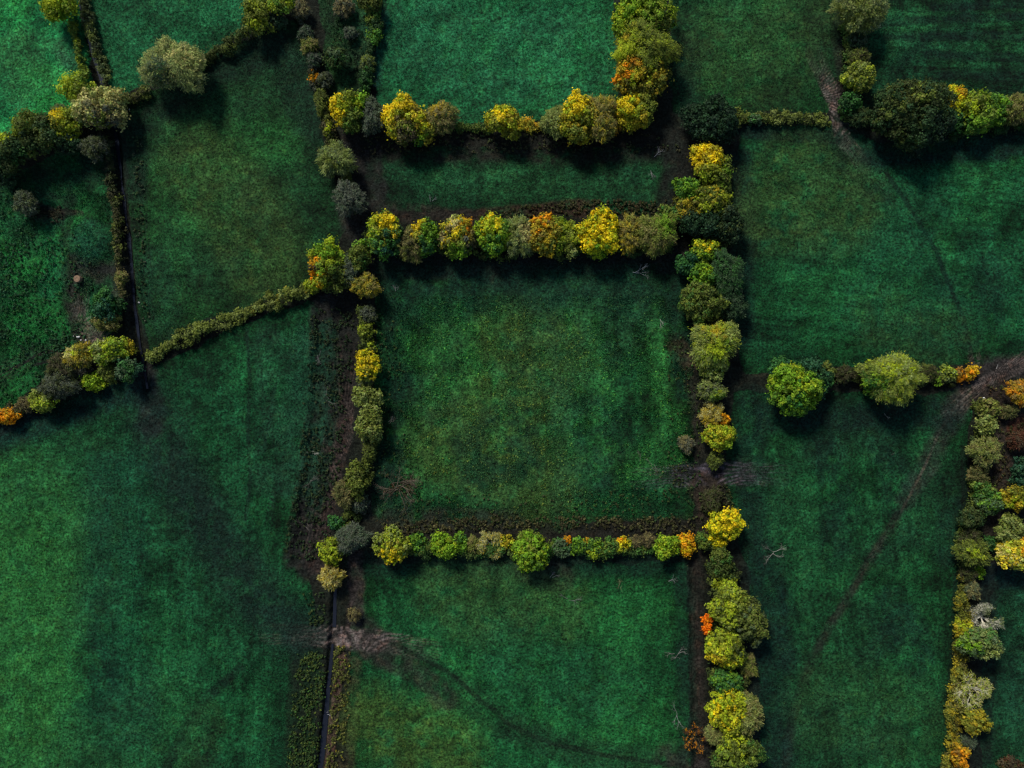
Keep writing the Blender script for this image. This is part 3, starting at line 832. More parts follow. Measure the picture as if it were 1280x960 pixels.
def weeds(n, name, pl, hw, spec, label, cat, seed, size=.3, h=.5):
    """leafy weed clumps too many to count along a bank"""
    rng = np.random.default_rng(seed)
    P = np.array([W(*p) for p in pl]); sg = np.linalg.norm(np.diff(P, axis=0), axis=1); cum = np.r_[0, np.cumsum(sg)]
    t = rng.uniform(0, cum[-1], n); off = rng.uniform(-1, 1, n) * hw * PX
    i = np.clip(np.searchsorted(cum, t) - 1, 0, len(P) - 2)
    tx = (P[i + 1, 0] - P[i, 0]) / sg[i]; ty = (P[i + 1, 1] - P[i, 1]) / sg[i]
    x = np.interp(t, cum, P[:, 0]) - ty * off; y = np.interp(t, cum, P[:, 1]) + tx * off
    x = x + rng.normal(0, .2, n); y = y + rng.normal(0, .2, n)
    keep = fbm(x, y, 1.4, 161, 2) + rng.random(n) * .3 > .58; x, y = x[keep], y[keep]; n = len(x)
    z = height(x, y); k = 16; idx = np.repeat(np.arange(n), k); N = len(idx)
    hh = h * rng.uniform(.5, 1.3, n)
    d = unit(rng.normal(0, 1, (N, 3)) + [0, 0, .8])
    cen = np.stack([x[idx], y[idx], z[idx]], 1) + d * size * rng.uniform(.3, 1.1, N)[:, None]
    cen[:, 2] += hh[idx] * .5
    base_ = mixcol(spec, n, rng); base_ = base_ * .5 + base_.mean(0) * .5
    col = (base_ * rng.uniform(.6, 1.3, (n, 1)))[idx] * rng.uniform(.5, 1.6, (N, 1))
    V, F, c = leaf_cards(cen, unit(d + rng.normal(0, .4, (N, 3))), rng.normal(0, 1, (N, 3)), rng.uniform(.10, .2, N), rng.uniform(.06, .13, N), col, rng)
    o = link(name, mesh_from(name, V, F, c), None, M_LEAF); props(o, label, cat, None, 'stuff'); return o
weeds(1500, 'bank_weeds', [(392,815),(385,870),(378,960),(372,1010)], 19, 'DO3+DG4+G+OL1', 'dark green and ochre weeds thick on the near bank of the ditch', 'weeds', 11, .24, .35)
weeds(900, 'ochre_weeds', [(428,806),(426,860),(418,960),(414,1010)], 11, 'OL2+DO3+BR+TA+AM0.2', 'ochre and straw coloured weeds along the brown path edge', 'weeds', 12, .24, .35)
weeds(90, 'bank_weeds', [(392,740),(398,780)], 12, 'DO+DG', 'sparse dark weeds above the wheel track crossing', 'weeds', 13)
weeds(800, 'dead_bracken', [(480,660),(600,652),(700,652),(870,656)], 8, 'BR3+DO2+TA0.5', 'brown dead bracken in a band above the lower hedgerow', 'bracken', 14, .35, .5)
weeds(600, 'dead_bracken', [(600,276),(680,262),(735,258),(850,262)], 8, 'BR3+RB0.3+DO2', 'rust brown bracken on the dark bank behind the yellow row', 'bracken', 15, .3, .4)
weeds(600, 'dead_bracken', [(450,180),(640,180),(850,180)], 11, 'BR3+DG2+DO', 'dark brown bracken at the foot of the upper hedgerow', 'bracken', 16, .3, .4)
weeds(330, 'scrub_undergrowth', [(1256,480),(1262,560),(1256,640)], 20, 'BR3+DO+DG+RB+TA0.5', 'brown bramble and bracken scrub at the right edge', 'undergrowth', 17, .35, .5)
weeds(1300, 'scrub_undergrowth', [(414,385),(412,470),(402,560),(386,660),(380,700)], 26, 'DG3+BR+DO+KG2', 'dark brambly litter strewn over the churned strip', 'undergrowth', 18, .3, .4)
weeds(260, 'scrub_undergrowth', [(445,-40),(440,30),(430,90)], 26, 'DG3+KG3+DO', 'very dark brambles filling the wedge between two hedges', 'undergrowth', 19, .45, .8)
weeds(1500, 'rough_scrub', [(-20,280),(40,300),(60,380),(20,440),(60,490)], 60, 'TG2+DG2+G', 'dark green nettle and bramble tangle through the rough field', 'undergrowth', 23, .3, .3)
weeds(900, 'rough_scrub', [(480,400),(486,560),(520,640),(700,640),(850,630),(858,560),(850,420)], 22, 'DG3+DO2+BR+G', 'dark rushes and brambles round the inside edge of the central field', 'undergrowth', 25, .28, .3)
weeds(150, 'bank_weeds', [(172,165),(172,240),(176,330),(180,400)], 6, 'DO+GY+DG2', 'grey green weeds on the field bank of the dark lane', 'weeds', 20, .25, .3)
weeds(260, 'scrub_undergrowth', [(890,610),(900,640),(885,660)], 20, 'DO2+BR2+DG', 'brown and olive scrub above the bright yellow tree', 'undergrowth', 21, .3, .4)
weeds(130, 'scrub_undergrowth', [(478,606),(500,610),(520,604)], 12, 'BR3+RB0.5+DO', 'brown leaf litter caught in the brushwood heap', 'undergrowth', 24, .3, .2)
weeds(120, 'leaf_mound_weeds', [(60,275),(75,265),(45,262)], 8, 'BR2+KG2', 'dark brambles round the hollow in the rough field', 'undergrowth', 22, .3, .3)

# ------------------------------------------------------------------ hedges
hedge([(90,28),(97,55),(103,80),(106,98)], 4.5, 1.4, 'OL+YG+G', 'narrow yellow green hedge on the field side of the lane below the lime tree')
hedge([(103,-30),(108,20),(118,50),(126,80),(134,104)], 6, 1.5, 'DO2+OL+GG', 'dull olive hedge along the inner side of the lane, top corner')
hedge([(133,172),(136,215),(139,245)], 4.5, 1.2, 'DO+DG+BR', 'dark brown hedge running down the lane below the cream tree')
hedge([(141,240),(146,280),(150,335)], 5.5, 1.2, 'DO+OL+BR2', 'brownish low hedge between the lane and the green mound')
hedge([(148,128),(170,121),(186,112)], 8, 1.6, 'BR+DO+OL', 'short brown hedge between the cream tree and the big pale tree')
hedge([(240,84),(262,70),(290,52),(312,36)], 7.5, 2.0, 'DO3+OL2+DG', 'dark olive hedge running up from the big pale tree')
hedge([(184,447),(205,434),(232,420),(262,407),(290,396)], 8, 2.0, 'OL3+DO+PO', 'clipped olive diagonal hedge, longest run, from the lane junction')
hedge([(292,396),(318,385),(345,374),(384,363)], 8.2, 2.2, 'OL3+DO+PO+AM0.3', 'olive diagonal hedge run that meets the slanting orange tipped tree')
hedge([(-30,540),(0,522),(30,508),(62,496)], 7, 1.6, 'BR2+DO+OL', 'brown ragged hedge below the rough field')
hedge([(372,0),(376,30),(388,70),(392,100),(400,130)], 5, 1.3, 'DO2+GY+BR', 'thin grey brown hedge edging the dark wedge at its field side')
hedge([(403,118),(408,150),(414,180),(432,222),(442,240)], 6, 1.5, 'OL+DO2+BR', 'thin hedge behind the gold tree of the upper hedgerow')
hedge([(474,-20),(470,25),(464,60),(457,95),(455,120)], 6, 1.6, 'G+DG2+DO', 'low dark green hedge bordering the upper middle field')
hedge([(566,157),(590,160),(612,160)], 6, 1.5, 'G+DO+OL', 'low green hedge gap between the two gold trees, upper hedgerow')
hedge([(654,156),(676,157),(700,156)], 8, 1.7, 'AM2+OR0.5+OL2+YG', 'low orange and rust hedge between two gold trees, upper hedgerow')
hedge([(755,160),(775,158),(790,160)], 8, 1.6, 'AM+OR0.5+OL2', 'rusty low hedge at the foot of the tall yellow group')
hedge([(915,147),(950,148),(990,147),(1040,149)], 6.5, 1.4, 'OL2+DO2+PO', 'low olive hedge from the black green tree to the gateway')
hedge([(1060,30),(1062,70),(1064,100),(1062,150)], 8, 1.4, 'G+OL+DO', 'green hedge along the gateway field below the pale branched tree')
hedge([(1066,142),(1085,148),(1105,150)], 9, 1.2, 'DG2+DO', 'low dark hedge between the gateway and the great oak')
hedge([(1190,165),(1230,158),(1275,150),(1320,150)], 9, 1.6, 'DG2+DO+G', 'dark base hedge below the lime trees next to the great oak')
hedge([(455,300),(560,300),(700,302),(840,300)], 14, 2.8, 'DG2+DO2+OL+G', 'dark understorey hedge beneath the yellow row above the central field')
hedge([(450,385),(458,430),(460,480)], 7, 2.0, 'DG+DO2+OL', 'thin dark hedge left of the central field, upper stretch')
hedge([(463,540),(460,570),(452,600),(436,650),(425,690)], 8, 2.2, 'DO2+OL2+DG', 'olive hedge left of the central field, lower stretch')
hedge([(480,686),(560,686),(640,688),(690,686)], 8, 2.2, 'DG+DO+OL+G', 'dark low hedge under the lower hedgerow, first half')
hedge([(688,683),(740,684),(800,684),(865,684)], 8, 1.8, 'G+DG+OL', 'trimmed green hedge under the lower hedgerow, second half')
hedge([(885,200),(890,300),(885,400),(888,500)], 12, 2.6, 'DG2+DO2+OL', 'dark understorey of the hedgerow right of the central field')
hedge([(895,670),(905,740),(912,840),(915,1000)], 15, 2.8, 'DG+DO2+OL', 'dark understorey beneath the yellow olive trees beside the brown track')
hedge([(1030,470),(1060,470),(1085,471)], 8, 1.4, 'BR+DO+OL', 'low brown hedge between the two lime trees of the right field')
hedge([(1140,472),(1165,472),(1192,470)], 8, 1.8, 'DO+OL+BR', 'olive brown hedge running to the small orange bush')
hedge([(1228,500),(1230,560),(1226,610),(1214,660),(1212,720)], 9, 1.5, 'DO2+DG+OL2', 'dark bramble hedge at the far right, upper stretch')
hedge([(1205,716),(1206,750),(1202,800),(1200,850),(1192,920),(1188,1000)], 8, 1.4, 'AM+BR+DO+OL2', 'ochre brown hedge at the far right, lower stretch')
hedge([(1250,950),(1275,958),(1320,965)], 9, 1.3, 'BR2+RB+DO', 'brown bramble patch in the lower corner field')
hedge([(148,335),(150,352),(152,370)], 5, 1.3, 'TA+BR+DO', 'tan slim hedge stub beside the lane, above the green bush')

# ------------------------------------------------------------------ trees and bushes
P = plant
g = 'trees beside the lane in the upper left'
P(77,12,20,17,'F','YG2+LG+OL','yellow green tree at the top edge beside the lane',[(-.5,.3,.6,'YG')],g)
P(219,84,35,31,'W','PO4+GG+CR0.5','big pale grey green tree between two upper fields',[(.5,.2,.5,'PO+CR'),(-.4,-.3,.5,'GG+PO')],g,tall=.85)
P(97,111,19,19,'F','YG+OL+G','round yellow green tree touching the cream tree',[(-.4,.5,.6,'YG')],g)
P(121,133,33,26,'F','CR2+PO+OL','cream blossomy looking tree at the head of the lane junction',[(.3,-.6,.5,'TA+OL+GY')],g,rcs=.85)
P(82,156,19,21,'F','YG+OL','yellow green tree with a golden patch beside the dark grove',[(-.7,.35,.5,'Y2+AM')],g)
P(72,142,10,10,'W','GG+OL','small grey green bush above the golden patch',[],g)
P(46,168,28,25,'F','DG2+DO+OL','dark olive rounded tree, largest of the dark grove',[(-.5,.6,.5,'OL+YG')],g)
P(12,188,27,27,'F','DG2+DO+G','dark green tree at the left edge of the dark grove',[(-.2,.7,.6,'YG+OL')],g)
P(6,218,16,14,'F','KG+DG','blackish green low tree below the dark grove',[],g)
P(88,178,16,14,'F','KG+DG','blackish bush below the yellow green tree by the dark grove',[],g)
P(118,185,13,15,'W','DO+GY','dull olive bush at the top of the brown lane hedge',[],g)
P(33,254,13,13,'W','DO+GY+GG','grey olive bush at the rim of the hollow',[],'lone bushes in the rough field')
P(128,381,14,18,'F','TG2+G','round teal green bush beside the churned entrance',[(-.3,.5,.6,'G')],'lone bushes in the rough field',cat='bush')
P(146,383,9,11,'F','G+DG','small mid green bush against the lane',[],'lone bushes in the rough field')
P(132,403,15,10,'W','TA+OL','tan olive bush below the teal green bush',[],'lone bushes in the rough field')
P(151,348,6,9,'W','TA+OL','tiny tan bush at the head of the slim hedge stub',[],'lone bushes in the rough field')
g = 'trees of the copse at the lane junction'
P(133,438,21,17,'F','LG+PO+YG','lime tree at the top of the copse by the lane junction',[(-.3,.3,.6,'YG+PO')],g,rcs=.7)
P(154,436,13,11,'F','AM+OL','amber tinted bush right of the copse lime tree',[],g)
P(96,446,17,14,'W','TA+AM+OL','tan fluffy bush beside the wheel track by the copse',[(-.4,.5,.5,'YG+CR')],g)
P(158,462,14,17,'F','GG+G+TG','cool green bush at the lane end of the copse',[],g)
P(134,464,10,12,'W','DO+OL','dull olive bush in the middle of the copse',[],g)
P(112,478,13,12,'F','LG+YG','small bright lime bush low in the copse',[],g)
P(76,460,17,16,'W','BR+DO','brown twiggy bush in the copse next to the tan one',[],g)
P(98,464,12,12,'W','BR+GY','grey brown twiggy bush at the copse centre',[],g)
P(72,481,20,18,'W','GY+DO','grey olive domed bush at the outer end of the copse',[],g)
P(52,500,17,14,'F','OL+PO+YG','pale olive bush below the grey domed bush',[],g)
P(31,506,10,9,'W','BR+TA','brown bush between the pale olive and the orange ones',[],g)
P(8,521,15,10,'F','AM+OR','orange yellow bush at the left edge of the ragged hedge',[(-.5,0,.6,'OR+Y')],g)
g = 'trees and bushes round the dark wedge'
P(322,20,15,22,'F','OL2+YG','olive yellow tree where the upper hedges meet',[(-.3,-.3,.7,'YG+OL')],g)
P(350,6,17,12,'F','OL+G+YG','green tree at the top edge beside the olive yellow one',[],g)
P(346,26,12,11,'F','DG+GG','small dark grey green tree below the top edge green tree',[],g)
P(377,14,10,9,'W','GY+TA','mauve grey twiggy bush at the top of the thin hedge',[],g)
P(382,42,9,9,'W','GY+DG','dark grey bush second down the thin hedge',[],g)
P(387,57,10,9,'W','TA+OL','tan bush third down the thin hedge',[],g)
P(393,75,8,8,'W','GY+DG','small charcoal bush under the tan one on the thin hedge',[],g)
P(391,94,6,9,'F','AM+OR','tiny orange bush on the thin hedge',[],g)
P(406,99,9,8,'W','GY+DO','ashy bush beside the tiny orange one',[],g)
P(401,126,7,15,'W','OL+DO','narrow olive bush low on the thin hedge',[],g)
P(410,158,7,12,'F','BR+OL','rusty narrow bush beside the gold and green tree',[(0,-.6,.6,'YG')],g)
P(430,9,12,11,'W','GY+TA','brown grey twiggy bush alone at the top of the dark wedge',[],g)
P(438,42,7,7,'W','GY+GG','tiny grey bush alone in the dark wedge',[],g)
P(421,72,13,13,'F','G+GG+DO','green bush alone low in the dark wedge',[],g)
P(465,4,16,10,'F','OL+DO','olive bush at the top edge of the low green hedge',[],g)
P(466,23,9,8,'F','G+OL','green bush below the olive top edge bush',[],g)
P(468,45,8,11,'F','G+LG','fresh green bush midway down the low green hedge',[],g)
P(459,76,8,7,'W','GG+OL','pale small bush on the low green hedge',[],g)
P(457,98,7,14,'F','DG+G','dark upright bush at the foot of the low green hedge',[],g)
g = 'trees of the upper hedgerow'
P(437,135,21,27,'F','G+OL2','gold and green tree at the start of the upper hedgerow',[(-.6,-.1,.6,'Y2+YG'),(.5,.3,.5,'LG+YG'),(0,.8,.45,'OL')],g,rcs=.75)
P(466,146,15,18,'W','GY+GG','bare looking grey green tree beside the gold and green tree',[],g)
P(507,150,25,30,'F','YG2+Y','large golden round tree with a rusty foot, upper hedgerow',[(.35,.6,.6,'AM2+Y'),(-.5,.3,.55,'Y+YG'),(.1,-.5,.6,'TA+OL+BR')],g,rcs=.8)
P(526,160,18,22,'F','OL+AM','amber olive shoulder tree fused to the large golden one',[(0,.7,.5,'Y+AM'),(0,-.7,.5,'LG+G')],g)
P(552,148,17,19,'W','TA2+OL','tan misty tree right after the large golden one',[(-.2,.5,.6,'AM+TA')],g)
P(632,154,23,20,'F','YG+OL+AM','yellow olive round tree alone between two low hedges',[(-.3,.4,.5,'Y+YG')],g,rcs=.75)
P(694,154,14,19,'W','PO+OL','pale wispy tree leaning on the golden crown, upper hedgerow',[],g)
P(719,150,22,30,'F','OL+YG+AM','tall golden topped tree, rusty below, upper hedgerow',[(-.1,.65,.6,'Y3+YG'),(0,-.7,.5,'AM+OL')],g,rcs=.75)
P(749,148,20,25,'W','TA+OL+AM','tan olive feathery tree beside the golden topped one',[],g)
P(803,22,39,29,'F','LG2+YG+OL','big lime tree at the top edge, upper end of the tall group',[(-.6,0,.5,'YG+LG'),(-.1,-.8,.4,'LG'),(.7,-.3,.4,'OL')],g,rcs=.65)
P(806,64,38,28,'W','OL3+DO+YG','broad olive feathery tree below the big lime tree',[(-.8,.2,.45,'YG+AM'),(-.7,-.3,.45,'YG')],g)
P(802,97,32,26,'F','OL+DO+AM','orange flecked olive tree, third down the tall group',[(-.65,.1,.4,'OR+AM'),(0,.9,.4,'AM+OR'),(-.1,-.2,.4,'AM+YG')],g,rcs=.7)
P(793,138,22,25,'F','YG+OL+AM','yellow tree with an amber edge at the foot of the tall group',[(-.3,.2,.6,'Y+YG'),(.7,0,.5,'OL')],g,rcs=.75)
P(772,155,10,10,'F','AM+BR+OR','rust and amber bush below the tall group',[],g)
P(892,150,27,28,'F','DG2+KG2','black green tree at the hedge corner above the right hedgerow',[],g,rcs=.75)
P(868,148,16,20,'F','KG2+DG','near black low tree behind the black green one',[],g)
P(943,152,8,7,'F','GG+G','small green bush in the low olive hedge',[],g)
P(920,148,9,8,'F','DO+OL','small dull bush at the start of the low olive hedge',[],g)
g = 'yellow row above the central field'
P(450,320,17,17,'F','OL+DO+G','dull green tree at the left start of the yellow row',[(.2,.5,.5,'LG+OL')],g)
P(437,340,11,17,'W','GY+GG','grey twiggy bush between the slanting tree and the row',[],g)
P(481,294,23,27,'F','LG+G+TG','golden topped tree with a fresh green underside, first of the row',[(.1,.5,.5,'Y3+AM'),(-.6,.1,.5,'LG+YG'),(.2,-.6,.6,'G+TG')],g,rcs=.7)
P(529,295,18,22,'F','G+TG+LG','green tree with a golden tuft on top, second of the row',[(-.4,.5,.6,'Y3+AM'),(.5,.3,.4,'LG')],g,rcs=.65)
P(514,306,13,22,'W','TA+OL+BR','brown wispy tree squeezed between the first two gold tops',[],g)
P(573,294,22,26,'F','OL+YG+G','gold tree with an orange tip and grey foot in the row',[(-.2,.5,.5,'Y+CR'),(.6,.5,.4,'OR+AM'),(-.7,-.2,.45,'AM+TA'),(0,-.8,.4,'LG'),(.7,-.4,.4,'GY+TA')],g,rcs=.7)
P(617,292,21,25,'F','LG2+YG+G','lime green tree with bright knobs midway in the row',[(-.2,.4,.5,'YG2+Y'),(0,-.7,.4,'G+LG')],g,rcs=.7)
P(650,296,18,22,'W','PO+OL+GG','pale ashy olive tree after the lime green one',[(.3,.2,.4,'CR+TA')],g)
P(681,294,20,27,'F','AM+OL+OR','orange brown tree beside the ashy one in the row',[(-.2,.5,.7,'AM2+OR+TA'),(.2,-.5,.6,'OL+AM')],g,rcs=.65)
P(698,293,13,22,'F','YG+LG+OL','yellow green slice of tree against the orange brown one',[],g,rcs=.7)
P(714,302,11,22,'F','YG+OL','narrow yellow green tree before the brightest yellow one',[(-.1,-.6,.5,'PO+OL')],g)
P(750,292,25,28,'F','YG2+Y2','brightest yellow round tree of the row',[(.1,.4,.6,'Y3+YG'),(-.5,-.2,.5,'YG+Y'),(0,-.8,.4,'LG+YG')],g,rcs=.7)
P(786,292,16,20,'W','TA+AM+OL','tan feathery tree right after the brightest yellow one',[],g)
P(820,293,22,25,'W','OL2+TA','olive tan feathery tree near the end of the row',[(.5,.4,.6,'OL+LG')],g)
P(832,272,14,16,'F','OL+G','green tree tucked behind the olive tan one at the row end',[],g)
P(409,332,22,30,'F','YG+LG+OL','slanting lime tree with an orange flank by the diagonal hedge',[(-.75,-.2,.45,'OR2+BR+AM'),(.2,.5,.6,'YG+LG'),(.5,-.5,.5,'DO')],g,rcs=.7)
P(420,354,20,11,'F','DO+OL','dark olive low bush under the slanting lime tree',[],g)
P(390,356,11,10,'F','OL+YG','olive bush at the end of the diagonal hedge',[],g)
P(420,200,19,21,'W','GG+OL+PO','pale green dome shaped tree above the dark strip',[(-.3,-.2,.5,'OL+PO')],'grey trees left of the dark strip')
P(437,249,18,20,'W','GY2+GG','ash grey bare looking tree left of the dark strip',[],'grey trees left of the dark strip')
P(457,357,15,14,'W','TA+OL+AM','neat round tan tree below the start of the yellow row',[],'small trees left of the central field',tall=1.1)
g = 'small trees left of the central field'
P(461,392,9,9,'W','GY+DO','ashen small bush between the neat tan tree and a yellow bush',[],g)
P(458,414,10,10,'F','YG+OL','small yellow green bush upper left of the central field',[],g)
P(463,436,7,8,'F','OL+YG','tiny olive bush above the golden bush by the central field',[],g)
P(459,456,16,17,'F','Y+YG+AM','golden bush left of the central field',[(0,-.8,.4,'OL')],g,cat='bush',rcs=.7)
P(457,475,10,8,'W','OL+GY','olive grey bush under the golden bush',[],g)
P(459,496,17,15,'F','PO+OL','pale olive tree with two knobs left of the central field',[],g,rcs=.8)
P(461,528,15,25,'F','OL2+PO','long pale olive tree left of the central field',[],g,rcs=.8)
P(462,563,7,14,'W','OL+DO','narrow dull olive bush below the long pale olive tree',[],g)
P(445,602,13,22,'F','OL2+DO','upright olive tree beside the churned strip',[],g,rcs=.8)
P(431,618,12,16,'W','TA+DO','brownish wispy bush touching the upright olive tree',[],g)
P(449,628,11,12,'F','GG+GY','blue grey green bush under the upright olive tree',[],g)
P(422,653,11,8,'F','G2+TG','bright emerald small bush by the churned strip',[],g)
P(441,672,19,16,'W','GG+GY','grey green ball of a tree at the hedge corner',[],g)
P(413,688,15,17,'F','YG+OL','yellow olive tree at the hedge corner, beside the grey ball',[],g,rcs=.8)
P(414,722,13,14,'W','TA+AM+CR','tan orange spiky bush at the head of the lower ditch',[],g,cat='bush')
P(443,768,7,8,'W','TA+BR','small brown bush beside the crossing wheel tracks',[],g)
g = 'lower hedgerow of the central field'
P(491,680,21,22,'F','YG+PO+OL','yellow olive prickly tree, first of the lower hedgerow',[(0,-.6,.6,'YG+Y')],g,rcs=.6)
P(521,678,12,12,'F','G2+LG','plain green bush second in the lower hedgerow',[],g)
P(557,682,16,17,'F','LG2+YG','bright lime tree, larger lobe of a pair, lower hedgerow',[],g,rcs=.8)
P(576,678,10,13,'F','LG2+G','lime bush attached to the bright lime tree, lower hedgerow',[],g)
P(591,680,8,9,'W','TA+OL','little tan bush before the bare white branched tree',[],g)
P(614,683,17,17,'B','WH+CR','bare white branched tree in the lower hedgerow',[(0,0,1.5,'CR+PO+AM')],g,tall=.9,name='bare_tree',cat='tree')
P(633,676,9,9,'F','YG+AM','small yellow bush after the bare white branched tree',[],g)
P(664,690,24,22,'F','LG2+YG+G','largest lime green tree of the lower hedgerow',[(0,.7,.4,'OL+LG')],g,rcs=.6)
P(659,672,14,9,'F','OL+LG','olive crown just behind the largest lime green tree',[],g)
P(702,684,11,11,'F','G+GG','round green bush next after the largest lime green tree',[],g)
P(708,676,6,6,'F','OR+AM','tiny orange tuft behind the round green bush',[],g)
P(722,681,10,10,'F','G+LG','green bush between two tiny orange tufts',[],g)
P(733,678,6,7,'F','OR+AM','tiny orange tuft before the pair of green bushes',[],g)
P(742,683,11,12,'F','G+LG+YG','green bush with yellow specks in the lower hedgerow',[],g)
P(762,682,10,11,'F','G+OL','green bush next to the amber one, lower hedgerow',[],g)
P(779,681,10,10,'F','AM+YG','amber bush midway in the trimmed green hedge',[(-.4,.5,.5,'OR+Y')],g)
P(795,676,7,7,'W','TA+BR','brown tuft right after the amber bush',[],g)
P(811,675,8,8,'W','BR+TA','dull brown bush before the last yellow green one',[],g)
P(833,683,16,14,'F','YG+LG','yellow green tree near the end of the lower hedgerow',[],g,rcs=.85,cat='bush')
P(858,681,12,13,'F','OR+AM+Y','orange bush that ends the lower hedgerow',[],g)
g = 'trees of the hedgerow right of the central field'
P(884,206,23,22,'F','YG+OL','tree with a bright golden top at the head of the right hedgerow',[(-.2,.3,.8,'Y3+AM')],g,rcs=.75)
P(899,222,14,22,'F','OL+LG+DO','olive green tree behind the golden top',[],g)
P(858,236,17,16,'F','LG2+G','fresh lime tree under the golden top',[],g,rcs=.8)
P(890,249,22,20,'F','DO+OL+YG','olive tree with dull gold knobs, right hedgerow',[(0,.3,.5,'OL+AM')],g,rcs=.7)
P(862,263,20,15,'F','DO+OL+AM','dark gold flecked tree at the corner of the row',[],g,rcs=.7)
P(878,280,24,18,'F','KG+DG','very dark green tree in the corner below the gold flecked one',[],g)
P(908,278,16,26,'F','KG+DG+DO','very dark tree on the outer side of the right hedgerow',[],g)
P(881,312,20,14,'F','YG+LG+G','yellow topped green tree below the very dark corner',[(.1,.4,.6,'YG2+Y')],g,rcs=.7)
P(858,328,14,15,'F','G2+TG','mid green tree on the field side of the right hedgerow',[],g,rcs=.8)
P(878,346,18,16,'F','LG2+G','vivid lime tree halfway down the right hedgerow',[(.1,.3,.5,'LG+YG')],g,rcs=.75)
P(907,344,17,28,'W','GG+DG2+G','slate green feathery tree behind the vivid lime one',[],g)
P(878,378,28,24,'F','DO2+OL3+G','knobbly olive brown tree of the right hedgerow',[],g,rcs=.6)
P(914,382,16,17,'W','DG2+GG','dark grey feathery tree behind the knobbly olive one',[],g)
P(891,430,28,26,'W','PO2+OL+YG','pale feathery tree with a lime heart, right hedgerow',[(0,-.2,.5,'YG2+LG'),(-.1,.6,.4,'AM+YG')],g)
P(893,463,18,12,'F','OL+YG+PO','olive bush right under the pale feathery tree',[],g)
P(888,488,15,12,'W','PO+OL+GY','washed out pale bush lower in the right hedgerow',[(.3,-.5,.5,'LG+YG')],g)
P(892,516,14,14,'B','WH+TA','leafless white twigged bush above a yellow green one',[(0,0,1.5,'CR+AM')],g,name='bare_bush',cat='bush')
P(886,524,9,9,'W','AM+TA','apricot bush in front of the white twigs',[],g)
P(904,524,7,7,'F','AM+OR','small orange bush behind the white twigs',[],g)
P(897,546,20,15,'F','YG+LG+AM','yellow green tree above the purple wheel tracks',[],g,rcs=.75)
P(893,575,9,9,'W','DO+OL','dim olive bush just above the purple wheel tracks',[],g)
P(889,625,11,14,'W','BR+DO','brown scrubby bush below the purple wheel tracks',[],g)
P(857,555,8,10,'W','TA+GY','fawn twiggy bush at the field side above the tracks',[],g)
g = 'trees beside the brown track'
P(906,655,21,18,'F','Y2+YG2','brilliant yellow tree at the head of the brown track',[(.3,.3,.6,'YG+Y')],g,rcs=.7)
P(898,674,14,11,'F','Y+YG','smaller yellow tree joined below the brilliant yellow one',[],g)
P(880,677,11,11,'F','OL+G','green bush left of the joined yellow trees',[],g)
P(903,702,12,20,'F','DO+OL+G','slender olive tree below the yellow pair',[],g)
P(907,730,13,14,'F','OL+YG','small olive crown atop the big track side tree',[],g)
P(913,758,24,26,'F','OL+YG2+PO','big yellow olive tree, upper of the track side trees',[(-.4,.1,.6,'YG+OL'),(.6,0,.5,'OL')],g,rcs=.6)
P(936,778,20,30,'F','OL2+DO+GG','shaded olive tree on the outer flank of the big track side tree',[],g,rcs=.7)
P(884,779,6,12,'F','BO3+OR','small vivid orange bush on the edge of the brown track',[],g,cat='bush')
P(906,811,24,23,'F','YG2+OL','yellow green tree with an amber lower rim beside the track',[(-.3,-.6,.5,'AM+Y'),(.6,0,.5,'DO+OL')],g,rcs=.65)
P(934,832,10,13,'W','TA+OL','tan wisp of a tree behind the amber rimmed one',[],g)
P(907,852,19,14,'F','G2+LG+TG','vivid mid green tree between two yellow ones by the track',[],g,rcs=.7)
P(910,888,24,27,'F','YG2+Y+OL','large sunny yellow tree, third beside the brown track',[(-.3,.3,.6,'YG2+Y')],g,rcs=.6)
P(934,892,14,26,'W','PO+TA+OL','bleached feathery tree flanking the large sunny yellow one',[],g)
P(892,917,10,12,'W','PO+TA','faded small bush beside the brown twiggy shrub',[],g)
P(920,942,30,25,'F','OL+DO+G','dark olive tree at the bottom edge by the track',[(-.2,.5,.6,'OL+YG')],g,rcs=.65)
P(868,926,13,14,'B','BR+RB','leafless russet shrub on the brown track',[(0,0,1.5,'RB+BR+OR')],g,name='bare_bush',cat='bush',dens=1.6)
g = 'trees of the gateway hedge at the top'
P(1076,14,28,24,'W','PO+GG+OL','pale tree with white boughs at the top edge by the gateway hedge',[(-.4,-.2,.6,'OL+PO')],g)
P(1084,18,18,15,'B','WH+PO','white boughed bare tree poking through the pale one',[(0,0,1.5,'PO+GG')],g,name='bare_tree',cat='tree',dens=.6,tall=1.35)
P(1070,50,12,9,'F','DG+GG','dim green bush below the pale top edge tree',[],g)
P(1073,72,13,9,'W','DO+BR+OL','brown olive bush above the knobbly yellow green tree',[],g)
P(1075,96,22,17,'F','YG+OL2+PO','knobbly yellow green tree in the gateway hedge',[],g,rcs=.6)
P(1062,128,12,14,'F','DG+G','dim dark green bush beside the gateway tracks',[],g)
P(1075,146,14,10,'W','DO+DG','dark scrub bush between the gateway and the great oak',[],g)
g = 'trees beside the great oak'
P(1147,139,46,42,'F','DG4+DO2+OL0.5','huge dark olive oak, the largest crown of all',[(-.2,.35,.5,'DO3+OL1+DG2'),(.5,-.6,.6,'KG+DG')],g,tall=.85,rcs=.82,name='oak_tree',cat='tree')
P(1196,121,13,17,'F','Y+YG','bright yellow tree wedged behind the great oak',[(.4,.4,.4,'OR+AM')],g,rcs=.8)
P(1193,152,15,15,'F','G+DG','green tree under the bright yellow one by the great oak',[],g)
P(1224,139,26,23,'F','LG+OL+G','lime olive tree next along from the great oak',[(-.4,.3,.5,'OL+YG')],g,rcs=.8)
P(1248,136,17,19,'F','LG2+G','fresh green tree before the tan one at the right edge',[],g,rcs=.8)
